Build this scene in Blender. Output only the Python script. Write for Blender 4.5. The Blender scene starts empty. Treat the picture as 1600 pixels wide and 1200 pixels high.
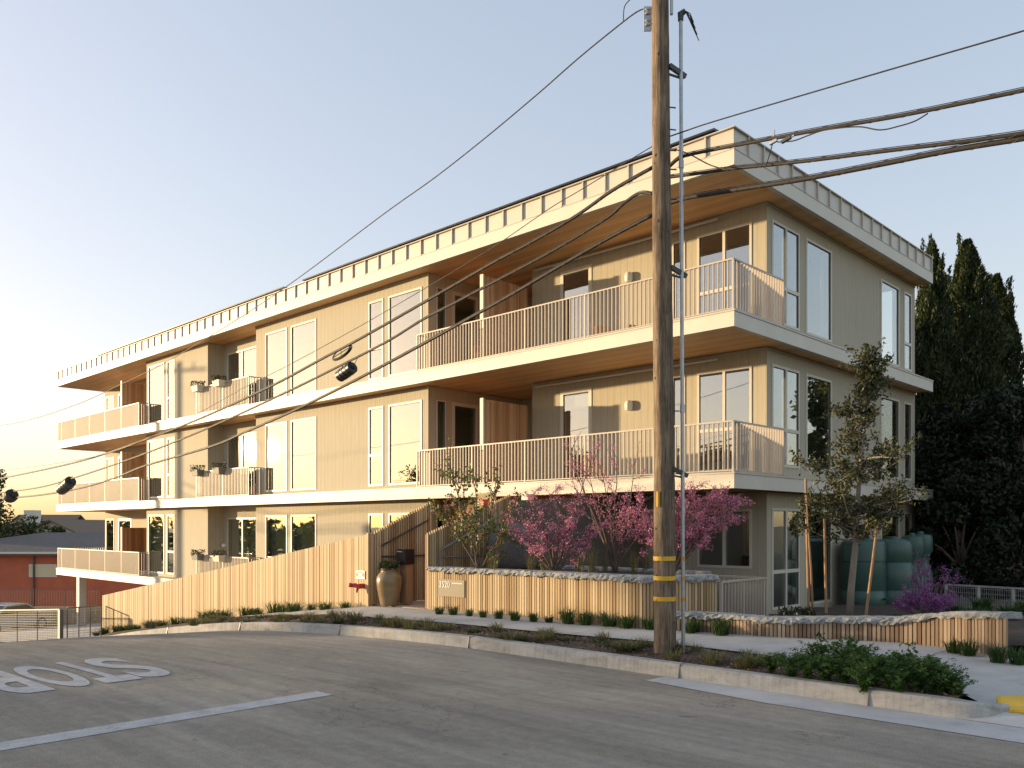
import bpy, math, random
import numpy as np
from mathutils import Vector, Matrix
random.seed(7); RNG = np.random.default_rng(7)
C = bpy.data.collections.new('place'); bpy.context.scene.collection.children.link(C)
sc = bpy.context.scene
# ---------------------------------------------------------------- frame of the building
F, HX, HY, CAMZ = 1330., 800., 822., 1.65
_a = 1375.; _b = math.hypot(_a, F)
L = (-_a/_b, F/_b); R = (F/_b, _a/_b)          # u: along the long front, v: into the building
C0 = ((1147-800)/F*16.3, 16.3)
def P(u, v, z=0.): return (C0[0]+u*L[0]+v*R[0], C0[1]+u*L[1]+v*R[1], z)
def UVof(x, y): dx, dy = x-C0[0], y-C0[1]; return dx*L[0]+dy*L[1], dx*R[0]+dy*R[1]
def Vp(px, py, v):
    k = (px-HX)/F
    u = (k*(C0[1]+v*R[1])-C0[0]-v*R[0])/(L[0]-k*L[1]); Y = C0[1]+u*L[1]+v*R[1]
    return u, CAMZ+(HY-py)*Y/F
_sk = [(-1e3, 0), (0, .01), (1, .025), (2, .035), (4, .05), (5, .065), (6.3, .085), (7.6, .11), (9, .128), (11, .138), (18, .14), (1e3, .14)]
_us = np.arange(0, 60, .05); _sl = np.interp(_us, [k[0] for k in _sk], [k[1] for k in _sk])
_zs = -np.cumsum(_sl)*.05
def T(u): return 0. if u <= 0 else max(float(np.interp(u, _us, _zs)), -4.6)
def T2(u, v): return T(u)+(min(1, u/8)*min(.14, .05*max(0, -6.85-v)) if u > 0 else 0)
def rise(u): return float(np.interp(u, [0, 3.5, 5, 8, 18], [0, .11, .165, .14, .14]))
def LH(u, v): return T(u)+rise(u)*min(1, max(0, (v+6.65)/1.75)) if v > -6.7 else T2(u, v)
def G(px, py, off=0.):                            # pixel of the photo -> point on the ground
    lo = None
    k = (px-HX)/F; s = (py-HY)/F
    Y = 3.
    while Y < 80:
        u, v = UVof(k*Y, Y)
        if CAMZ-s*Y <= LH(u, v)+off: break
        Y += .01
    return k*Y, Y, LH(u, v)+off
# ---------------------------------------------------------------- camera, sky, sun, exposure
cam = bpy.data.cameras.new('camera'); co = bpy.data.objects.new('camera', cam); C.objects.link(co)
cam.sensor_width = 36; cam.lens = 36*F/1600; cam.shift_y = (HY-600)/1600; cam.clip_end = 6000; cam.clip_start = .1
co.location = (0, 0, CAMZ); co.rotation_euler = (math.pi/2, 0, 0); sc.camera = co
SUNV = Vector((.909*L[0]-.512*R[0], .909*L[1]-.512*R[1], .090)).normalized()
EL = math.asin(SUNV.z); AZ = math.atan2(SUNV.x, SUNV.y)
w = bpy.data.worlds.new('World'); sc.world = w; w.use_nodes = True
nt = w.node_tree; bg = nt.nodes['Background']; sky = nt.nodes.new('ShaderNodeTexSky')
sky.sky_type = 'NISHITA'; sky.sun_disc = False; sky.sun_elevation = EL; sky.sun_rotation = AZ
sky.air_density = 1.0; sky.dust_density = 1.5; sky.ozone_density = 1.5; sky.altitude = 30
gm = nt.nodes.new('ShaderNodeGamma'); gm.inputs[1].default_value = .50; hs = nt.nodes.new('ShaderNodeHueSaturation'); hs.inputs['Saturation'].default_value = 1.08
tn = nt.nodes.new('ShaderNodeMixRGB'); tn.blend_type = 'MULTIPLY'; tn.inputs[0].default_value = 1; tn.inputs[2].default_value = (1.02, .93, .955, 1)
nt.links.new(sky.outputs[0], gm.inputs[0]); nt.links.new(gm.outputs[0], hs.inputs['Color']); nt.links.new(hs.outputs[0], tn.inputs[1])
nt.links.new(tn.outputs[0], bg.inputs[0]); bg.inputs[1].default_value = .12
sd = bpy.data.lights.new('sun', 'SUN'); sd.energy = 1.4; sd.angle = math.radians(1.0); sd.color = (1, .73, .41)
so = bpy.data.objects.new('sun', sd); C.objects.link(so); so.rotation_euler = SUNV.to_track_quat('Z', 'Y').to_euler()
sc.view_settings.view_transform = 'Standard'; sc.view_settings.look = 'None'
sc.view_settings.exposure = 2.5; sc.view_settings.gamma = 1
try: sc.cycles.caustics_reflective = False; sc.cycles.caustics_refractive = False; sc.cycles.use_denoising = True; sc.cycles.transparent_max_bounces = 12
except Exception: pass
# ---------------------------------------------------------------- materials
M = {}
def newmat(n):
    m = bpy.data.materials.new(n); m.use_nodes = True; M[n] = m
    t = m.node_tree; return m, t, t.nodes['Principled BSDF']
def N(t, typ, **kw):
    n = t.nodes.new(typ)
    for k, v in kw.items():
        if k.startswith('i_'): n.inputs[k[2:].replace('_', ' ')].default_value = v
        else: setattr(n, k, v)
    return n
def ramp(t, fac, stops):
    r = N(t, 'ShaderNodeValToRGB'); e = r.color_ramp.elements
    while len(e) < len(stops): e.new(.5)
    for i, (p, c) in enumerate(stops): e[i].position = p; e[i].color = (c[0], c[1], c[2], 1)
    t.links.new(fac, r.inputs[0]); return r.outputs[0]
def bcoords(t):      # world position turned into the building's axes: x = -u, y = v
    g = N(t, 'ShaderNodeNewGeometry'); m = N(t, 'ShaderNodeVectorRotate', rotation_type='Z_AXIS')
    m.inputs['Angle'].default_value = -math.atan2(-L[1], -L[0])
    t.links.new(g.outputs['Position'], m.inputs['Vector']); return m.outputs[0]
def mapping(t, vec, scale):
    m = N(t, 'ShaderNodeMapping'); m.inputs['Scale'].default_value = scale; t.links.new(vec, m.inputs[0]); return m.outputs[0]
def noise(t, vec, scale, detail=4, rough=.55, dist=0):
    n = N(t, 'ShaderNodeTexNoise'); n.inputs['Scale'].default_value = scale; n.inputs['Detail'].default_value = detail
    n.inputs['Roughness'].default_value = rough; n.inputs['Distortion'].default_value = dist
    if vec is not None: t.links.new(vec, n.inputs['Vector'])
    return n.outputs['Fac']
def bump(t, b, h, s, d=.01):
    n = N(t, 'ShaderNodeBump'); n.inputs['Strength'].default_value = s; n.inputs['Distance'].default_value = d
    t.links.new(h, n.inputs['Height']); t.links.new(n.outputs[0], b.inputs['Normal'])
def simple(n, c, rough=.6, metal=0., c2=None, scale=6., bs=0., stretch=(1, 1, 1), bd=.01, spec=.5, fine=None):
    m, t, b = newmat(n); b.inputs['Roughness'].default_value = rough; b.inputs['Metallic'].default_value = metal
    b.inputs['Specular IOR Level'].default_value = spec
    b.inputs['Base Color'].default_value = (*c, 1)
    if c2 or bs:
        v = mapping(t, bcoords(t), stretch); f = noise(t, v, scale)
        if c2: t.links.new(ramp(t, f, [(.3, c), (.7, c2)]), b.inputs['Base Color'])
        if bs: bump(t, b, noise(t, v, fine or scale*3), bs, bd)
    return m
def leafmat(n, c1, c2, c3=None, rough=.55, trans=.25):
    m, t, b = newmat(n); g = N(t, 'ShaderNodeNewGeometry')
    st = [(.0, c1), (.6, c2)] + ([(1., c3)] if c3 else [])
    col = ramp(t, g.outputs['Random Per Island'], st); t.links.new(col, b.inputs['Base Color']); b.inputs['Roughness'].default_value = rough
    b.inputs['Specular IOR Level'].default_value = .3
    tr = N(t, 'ShaderNodeBsdfTranslucent'); t.links.new(col, tr.inputs[0])
    mx = N(t, 'ShaderNodeMixShader'); mx.inputs[0].default_value = trans
    out = t.nodes['Material Output']; t.links.new(b.outputs[0], mx.inputs[1]); t.links.new(tr.outputs[0], mx.inputs[2]); t.links.new(mx.outputs[0], out.inputs[0])
    return m
def math_(t, op, a, b=None):
    n = N(t, 'ShaderNodeMath', operation=op)
    for i, x in enumerate((a, b)):
        if x is None: continue
        if isinstance(x, (int, float)): n.inputs[i].default_value = x
        else: t.links.new(x, n.inputs[i])
    return n.outputs[0]
# siding: fine vertical grooves
def siding():
    m, t, b = newmat('siding'); v = bcoords(t); s = N(t, 'ShaderNodeSeparateXYZ'); t.links.new(v, s.inputs[0])
    x = math_(t, 'ADD', s.outputs[0], s.outputs[1]); fr = math_(t, 'FRACT', math_(t, 'MULTIPLY', x, 1/.203))
    grv = math_(t, 'LESS_THAN', fr, .05)
    nz = noise(t, mapping(t, v, (6, 6, .5)), 3, 6); nf = noise(t, mapping(t, v, (60, 60, 2)), 3, 4)
    base = ramp(t, nz, [(.3, (.43, .39, .295)), (.7, (.485, .44, .34))])
    mx = N(t, 'ShaderNodeMixRGB', blend_type='MULTIPLY'); mx.inputs[0].default_value = 1
    t.links.new(base, mx.inputs[1]); t.links.new(ramp(t, grv, [(0, (1, 1, 1)), (1, (.74, .72, .7))]), mx.inputs[2])
    t.links.new(mx.outputs[0], b.inputs['Base Color']); b.inputs['Roughness'].default_value = .75; b.inputs['Specular IOR Level'].default_value = .25
    h = math_(t, 'ADD', math_(t, 'MULTIPLY', grv, -1.), math_(t, 'MULTIPLY', nf, .35)); bump(t, b, h, .5, .006)
siding()
def soffit():
    m, t, b = newmat('soffit_wood'); v = bcoords(t); s = N(t, 'ShaderNodeSeparateXYZ'); t.links.new(v, s.inputs[0])
    q = math_(t, 'MULTIPLY', s.outputs[1], 1/.11); fr = math_(t, 'FRACT', q); fl = math_(t, 'FLOOR', q)
    wn = N(t, 'ShaderNodeTexWhiteNoise', noise_dimensions='1D'); t.links.new(fl, wn.inputs['W'])
    nz = noise(t, mapping(t, v, (1.2, 14, 1)), 3, 5)
    f = math_(t, 'ADD', math_(t, 'MULTIPLY', wn.outputs['Value'], .4), math_(t, 'MULTIPLY', nz, .6))
    c = ramp(t, f, [(.25, (.60, .32, .13)), (.5, (.74, .42, .18)), (.8, (.84, .52, .25))])
    mx = N(t, 'ShaderNodeMixRGB', blend_type='MULTIPLY'); mx.inputs[0].default_value = 1
    t.links.new(c, mx.inputs[1]); t.links.new(ramp(t, math_(t, 'LESS_THAN', fr, .07), [(0, (1, 1, 1)), (1, (.5, .45, .4))]), mx.inputs[2])
    t.links.new(mx.outputs[0], b.inputs['Base Color']); b.inputs['Roughness'].default_value = .5
soffit()
def slatmat(n, cs):
    m, t, b = newmat(n); g = N(t, 'ShaderNodeNewGeometry'); v = mapping(t, g.outputs['Position'], (30, 30, 1.5))
    nz = noise(t, v, 1.5, 6, .65, .6)
    nb = noise(t, g.outputs['Position'], .9, 3)
    f = math_(t, 'ADD', math_(t, 'MULTIPLY', g.outputs['Random Per Island'], .58), math_(t, 'MULTIPLY', nz, .25))
    f = math_(t, 'ADD', f, math_(t, 'MULTIPLY', nb, .2))
    t.links.new(ramp(t, f, [(.25, cs[0]), (.5, cs[1]), (.75, cs[2])]), b.inputs['Base Color'])
    b.inputs['Roughness'].default_value = .65; b.inputs['Specular IOR Level'].default_value = .3; bump(t, b, nz, .3, .003)
slatmat('cedar', [(.30, .195, .10), (.46, .33, .18), (.60, .47, .29)])
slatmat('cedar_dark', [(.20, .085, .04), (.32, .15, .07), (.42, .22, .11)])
slatmat('cedar_weathered', [(.22, .145, .095), (.36, .26, .17), (.50, .38, .26)])
slatmat('balcony_divider', [(.46, .24, .12), (.60, .36, .20), (.70, .46, .28)])
simple('fascia', (.60, .565, .475), .5, c2=(.66, .62, .525), scale=1.5, bs=.05)
simple('seam_panel', (.56, .52, .44), .4, c2=(.62, .57, .48), scale=3)
simple('seam_rib', (.52, .48, .41), .45)
simple('coping_metal', (.14, .12, .10), .4, .6)
simple('frame_cream', (.62, .575, .49), .45)
simple('rail_paint', (.50, .44, .365), .45)
simple('white_metal', (.7, .69, .66), .45)
simple('interior_paint', (.42, .39, .34), .9); simple('floor_inside', (.4, .3, .2), .6)
simple('interior_dark', (.10, .09, .08), .9)
simple('curtain', (.50, .48, .33), .9, c2=(.62, .6, .45), scale=3, stretch=(12, 12, .2))
simple('pv', (.02, .02, .025), .25)
simple('lamp_white', (.8, .78, .74), .4)
def slabmat(nm, lo, hi):
    m, t, b = newmat(nm); v = bcoords(t); a = noise(t, v, 1.1, 8, .7, .8); f = noise(t, v, 70, 4, .7); br = noise(t, mapping(t, v, (1, 60, 1)), 3, 3)
    g = math_(t, 'ADD', math_(t, 'MULTIPLY', a, .6), math_(t, 'ADD', math_(t, 'MULTIPLY', f, .25), math_(t, 'MULTIPLY', br, .15)))
    md = tuple((x+y)/2 for x, y in zip(lo, hi)); t.links.new(ramp(t, g, [(.34, tuple(x*.72 for x in lo)), (.44, lo), (.55, md), (.7, hi)]), b.inputs['Base Color']); b.inputs['Roughness'].default_value = .9; bump(t, b, f, .35, .004)
slabmat('concrete_slab', (.40, .39, .365), (.54, .53, .505))
def kerbmat():
    m, t, b = newmat('concrete_kerb'); v = bcoords(t); a = noise(t, mapping(t, v, (1, 1, 2.5)), 2.2, 8, .7, .6); f = noise(t, v, 80, 4, .7); q = noise(t, mapping(t, v, (14, 3, .6)), 1.6, 5, .7)
    g = math_(t, 'ADD', math_(t, 'MULTIPLY', a, .5), math_(t, 'ADD', math_(t, 'MULTIPLY', f, .22), math_(t, 'MULTIPLY', q, .28)))
    t.links.new(ramp(t, g, [(.34, (.17, .165, .155)), (.45, (.30, .292, .272)), (.55, (.40, .392, .368)), (.7, (.52, .512, .485))]), b.inputs['Base Color']); b.inputs['Roughness'].default_value = .9; bump(t, b, f, .45, .005)
kerbmat()
slabmat('concrete_new', (.42, .42, .41), (.56, .56, .55))
simple('shade_toned_plaster', (.12, .105, .085), .9, c2=(.15, .13, .105), scale=1.5)  # beige wall in shade: the shade is put into this dark colour
simple('foundation', (.40, .36, .30), .85, c2=(.48, .44, .37), scale=2, bs=.2)
simple('yellow_plate', (.70, .42, .03), .6, c2=(.78, .5, .05), scale=4, bs=.6, fine=60)
simple('mesh_metal', (.17, .165, .155), .55, .5)
simple('galvanised', (.36, .38, .40), .42, .7, c2=(.47, .49, .51), scale=9)
simple('dark_steel', (.08, .09, .09), .5, .6)
simple('grey_rail', (.20, .19, .18), .45, .4)
simple('cable_black', (.018, .017, .016), .5, bs=.6, scale=30, stretch=(1, 1, 1))
simple('cable_lashed', (.016, .014, .013), .6, c2=(.034, .029, .024), scale=18)
simple('lash', (.12, .105, .085), .7)
simple('plastic_black', (.012, .012, .012), .35)
simple('porcelain', (.5, .5, .47), .25)
simple('yellow_band', (.72, .42, .02), .5)
simple('orange_band', (.55, .26, .05), .5)
simple('red_paint', (.38, .03, .03), .4); simple('red_sign', (.50, .04, .05), .5); simple('sign_white', (.75, .74, .70), .5)
simple('sign_black', (.018, .018, .022), .35); simple('sign_bronze', (.26, .22, .15), .5); simple('letter_white', (.85, .84, .80), .5)
simple('red_bell', (.65, .05, .03), .35)
simple('tank_green', (.04, .095, .08), .4, c2=(.055, .12, .10), scale=2)
simple('stake_wood', (.28, .16, .085), .8, c2=(.38, .24, .13), scale=8, stretch=(6, 6, .6))
simple('pot_glaze', (.20, .145, .07), .28, c2=(.30, .22, .12), scale=1.2, stretch=(1, 1, 6))
simple('planterbox_cream', (.66, .60, .48), .6); simple('planterbox_grey', (.16, .16, .15), .6)
simple('wicker', (.52, .27, .14), .8, c2=(.62, .37, .22), scale=50, bs=.6, fine=120)
simple('terracotta', (.45, .20, .10), .8)
simple('stucco_red', (.40, .115, .065), .9, c2=(.46, .14, .08), scale=1.5, bs=.3, fine=60)
simple('shingle', (.085, .08, .078), .9, c2=(.135, .13, .125), scale=6, bs=.5, fine=25, stretch=(1, 1, 4))
simple('shingle_brown', (.16, .11, .075), .9, c2=(.2, .15, .1), scale=6)
simple('paint_pale', (.60, .60, .56), .7); simple('paint_tan', (.50, .42, .30), .8)
simple('window_dark', (.05, .06, .06), .08)
simple('car_paint', (.45, .47, .48), .25, .4); simple('car_glass', (.03, .035, .04), .05); simple('tyre', (.02, .02, .02), .8)
simple('block_wall', (.46, .37, .25), .9, c2=(.52, .43, .31), scale=3)
def roadpaint():
    m, t, b = newmat('road_paint'); v = bcoords(t); a = noise(t, v, 70, 5, .75); c = noise(t, v, 5, 4, .6); d = noise(t, mapping(t, v, (1, .4, 1)), 26, 4, .7)
    f = math_(t, 'ADD', math_(t, 'MULTIPLY', a, .5), math_(t, 'ADD', math_(t, 'MULTIPLY', c, .25), math_(t, 'MULTIPLY', d, .25)))
    t.links.new(ramp(t, f, [(.36, (.15, .14, .12)), (.43, (.34, .33, .31)), (.5, (.46, .46, .45)), (.65, (.58, .58, .57))]), b.inputs['Base Color']); b.inputs['Roughness'].default_value = .8; bump(t, b, a, .4, .004)
roadpaint()
simple('bark_grey', (.20, .17, .13), .9, c2=(.34, .30, .24), scale=5, bs=.8, stretch=(1, 1, .4), fine=30)
simple('bark_dark', (.10, .075, .06), .9, c2=(.16, .12, .09), scale=8, bs=.8, fine=30)
simple('boulder', (.13, .125, .12), .9, c2=(.19, .18, .17), scale=2, bs=.6, fine=14, bd=.02)
simple('boulder_pale', (.34, .32, .29), .9, c2=(.44, .42, .38), scale=3, bs=.6, fine=14, bd=.02)
leafmat('leaf_oak', (.024, .038, .014), (.058, .074, .028), (.14, .12, .045), trans=.2)
leafmat('leaf_cypress', (.010, .022, .009), (.035, .058, .018), (.11, .12, .035), trans=.2)
leafmat('leaf_dark', (.006, .014, .006), (.018, .028, .012), (.035, .045, .02), trans=.1)
leafmat('leaf_green', (.03, .07, .02), (.07, .13, .03), (.12, .18, .05))
leafmat('leaf_far', (.02, .04, .014), (.055, .08, .025), (.13, .13, .04))
leafmat('leaf_redbud', (.10, .16, .03), (.17, .24, .05), (.25, .12, .08))
leafmat('blossom', (.55, .15, .27), (.70, .27, .40), (.82, .46, .54), trans=.3)
leafmat('blossom_purple', (.22, .07, .24), (.33, .12, .34), (.46, .24, .42), trans=.3)
leafmat('grass_dark', (.025, .06, .014), (.055, .11, .025), (.09, .15, .04))
leafmat('grass_dry', (.10, .11, .04), (.20, .19, .08), (.32, .27, .13))
leafmat('herb', (.026, .062, .014), (.055, .12, .026), (.10, .18, .042), trans=.3)
def woodpole():
    m, t, b = newmat('pole_wood'); g = N(t, 'ShaderNodeNewGeometry'); v = mapping(t, g.outputs['Position'], (1, 1, .045))
    n1 = noise(t, v, 60, 8, .75, .4); n2 = noise(t, mapping(t, g.outputs['Position'], (1, 1, .35)), 7, 4)
    f = math_(t, 'ADD', math_(t, 'MULTIPLY', n1, .7), math_(t, 'MULTIPLY', n2, .3))
    t.links.new(ramp(t, f, [(.36, (.03, .022, .015)), (.46, (.12, .085, .055)), (.56, (.24, .18, .12)), (.68, (.36, .29, .21))]), b.inputs['Base Color'])
    b.inputs['Roughness'].default_value = .85; bump(t, b, n1, .8, .012)
woodpole()
def asphalt():
    m, t, b = newmat('asphalt'); v = bcoords(t); s = N(t, 'ShaderNodeSeparateXYZ'); t.links.new(v, s.inputs[0])
    fine = noise(t, v, 85, 3, .7); med = noise(t, v, 9, 5, .6); big = noise(t, mapping(t, v, (.25, 1.0, 1)), .9, 5, .6, .5)
    f = math_(t, 'ADD', math_(t, 'MULTIPLY', fine, .5), math_(t, 'ADD', math_(t, 'MULTIPLY', big, .34), math_(t, 'MULTIPLY', med, .16)))
    c = ramp(t, f, [(.36, (.155, .14, .116)), (.5, (.31, .28, .234)), (.64, (.48, .438, .37))])
    wob = math_(t, 'ADD', s.outputs[1], math_(t, 'MULTIPLY', math_(t, 'SUBTRACT', noise(t, v, .6, 3), .5), .22))
    def line(v0, wd, col, prev):
        d = math_(t, 'ABSOLUTE', math_(t, 'SUBTRACT', wob, v0)); k = math_(t, 'LESS_THAN', d, wd)
        k = math_(t, 'MULTIPLY', k, math_(t, 'GREATER_THAN', noise(t, v, 5, 4), .42))
        mx = N(t, 'ShaderNodeMixRGB', blend_type='MULTIPLY'); t.links.new(k, mx.inputs[0]); t.links.new(prev, mx.inputs[1]); mx.inputs[2].default_value = (*col, 1); return mx.outputs[0]
    blot = noise(t, v, .55, 6, .65, 1.2); mxb = N(t, 'ShaderNodeMixRGB', blend_type='MULTIPLY'); mxb.inputs[0].default_value = 1; t.links.new(c, mxb.inputs[1]); t.links.new(ramp(t, blot, [(.3, (.82, .82, .83)), (.45, (.97, .97, .97)), (.6, (1.02, 1.02, 1.0)), (.75, (1.12, 1.11, 1.08))]), mxb.inputs[2]); c = mxb.outputs[0]
    streak = noise(t, mapping(t, v, (.12, 2.6, 1)), 2.2, 5, .7); mxs = N(t, 'ShaderNodeMixRGB', blend_type='MULTIPLY'); mxs.inputs[0].default_value = 1; t.links.new(c, mxs.inputs[1]); t.links.new(ramp(t, streak, [(.35, (.84, .84, .85)), (.55, (1.03, 1.02, 1.0)), (.7, (1.12, 1.10, 1.06))]), mxs.inputs[2]); c = mxs.outputs[0]
    crk = math_(t, 'LESS_THAN', math_(t, 'ABSOLUTE', math_(t, 'SUBTRACT', noise(t, v, .5, 9, .62, .3), .5)), .0014); crk = math_(t, 'MULTIPLY', crk, math_(t, 'GREATER_THAN', noise(t, v, .35, 2), .56))
    mxc = N(t, 'ShaderNodeMixRGB', blend_type='MULTIPLY'); t.links.new(crk, mxc.inputs[0]); t.links.new(c, mxc.inputs[1]); mxc.inputs[2].default_value = (.38, .37, .36, 1); c = mxc.outputs[0]
    spot = math_(t, 'GREATER_THAN', noise(t, v, 3.1, 2), .74); mxo = N(t, 'ShaderNodeMixRGB', blend_type='MULTIPLY'); t.links.new(math_(t, 'MULTIPLY', spot, .55), mxo.inputs[0]); t.links.new(c, mxo.inputs[1]); mxo.inputs[2].default_value = (.45, .45, .46, 1); c = mxo.outputs[0]
    c = line(-8.15, .012, (.55, .55, .55), c); c = line(-9.80, .025, (1.45, 1.38, 1.15), c); c = line(-9.84, .008, (.5, .5, .5), c)
    # darker wear band left by tyres between the seam lines
    st = math_(t, 'MULTIPLY', math_(t, 'GREATER_THAN', wob, -8.15), math_(t, 'LESS_THAN', wob, -7.78))
    mx = N(t, 'ShaderNodeMixRGB', blend_type='MULTIPLY'); t.links.new(math_(t, 'MULTIPLY', st, .7), mx.inputs[0]); t.links.new(c, mx.inputs[1]); mx.inputs[2].default_value = (.72, .72, .74, 1); c = mx.outputs[0]
    t.links.new(c, b.inputs['Base Color']); b.inputs['Roughness'].default_value = .85; b.inputs['Specular IOR Level'].default_value = .35
    bump(t, b, fine, .9, .012)
asphalt()
def groundmat(n, stops, s1, s2, bs=.8, bd=.02):
    m, t, b = newmat(n); g = N(t, 'ShaderNodeNewGeometry'); a = noise(t, g.outputs['Position'], s1, 6, .7); d = noise(t, g.outputs['Position'], s2, 4, .6)
    f = math_(t, 'ADD', math_(t, 'MULTIPLY', a, .6), math_(t, 'MULTIPLY', d, .4)); t.links.new(ramp(t, f, stops), b.inputs['Base Color'])
    b.inputs['Roughness'].default_value = .95; bump(t, b, a, bs, bd)
groundmat('mulch', [(.36, (.035, .022, .015)), (.5, (.085, .055, .036)), (.6, (.16, .115, .08)), (.72, (.22, .18, .14))], 45, 3)
groundmat('soil', [(.35, (.03, .022, .015)), (.5, (.07, .05, .033)), (.7, (.12, .09, .06))], 30, 2)
groundmat('earth', [(.35, (.06, .065, .03)), (.5, (.11, .10, .055)), (.7, (.17, .15, .09))], 3, .3)
groundmat('granite', [(.36, (.11, .12, .13)), (.46, (.26, .27, .27)), (.56, (.42, .42, .40)), (.7, (.56, .54, .50))], 55, 8, .9, .012)
leafmat('chips', (.05, .03, .02), (.13, .085, .055), (.28, .21, .15), trans=.0)
def glassmat(n, tint, ior):
    m, t, b = newmat(n); t.nodes.remove(b)
    tr = N(t, 'ShaderNodeBsdfTransparent'); tr.inputs[0].default_value = (*tint, 1)
    gl = N(t, 'ShaderNodeBsdfGlossy'); gl.inputs['Roughness'].default_value = .012; gl.inputs[0].default_value = (.95, .97, .97, 1)
    gg = N(t, 'ShaderNodeNewGeometry'); dp = N(t, 'ShaderNodeVectorMath', operation='DOT_PRODUCT'); t.links.new(gg.outputs['Incoming'], dp.inputs[0]); t.links.new(gg.outputs['Normal'], dp.inputs[1])
    fr_ = math_(t, 'ADD', math_(t, 'MULTIPLY', math_(t, 'POWER', math_(t, 'SUBTRACT', 1.0, math_(t, 'ABSOLUTE', dp.outputs['Value'])), 5.0), 1-ior), ior)
    tc = N(t, 'ShaderNodeNewGeometry'); bp = N(t, 'ShaderNodeBump'); bp.inputs['Strength'].default_value = .035; bp.inputs['Distance'].default_value = .02
    t.links.new(noise(t, tc.outputs['Position'], 1.6, 1), bp.inputs['Height']); t.links.new(bp.outputs[0], gl.inputs['Normal'])
    mx = N(t, 'ShaderNodeMixShader'); t.links.new(fr_, mx.inputs[0]); t.links.new(tr.outputs[0], mx.inputs[1]); t.links.new(gl.outputs[0], mx.inputs[2])
    t.links.new(mx.outputs[0], t.nodes['Material Output'].inputs[0])
glassmat('glass', (.80, .83, .81), .27)
def meshmat():
    m, t, b = newmat('wire_mesh'); v = bcoords(t); s = N(t, 'ShaderNodeSeparateXYZ'); t.links.new(v, s.inputs[0])
meshmat()
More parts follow.
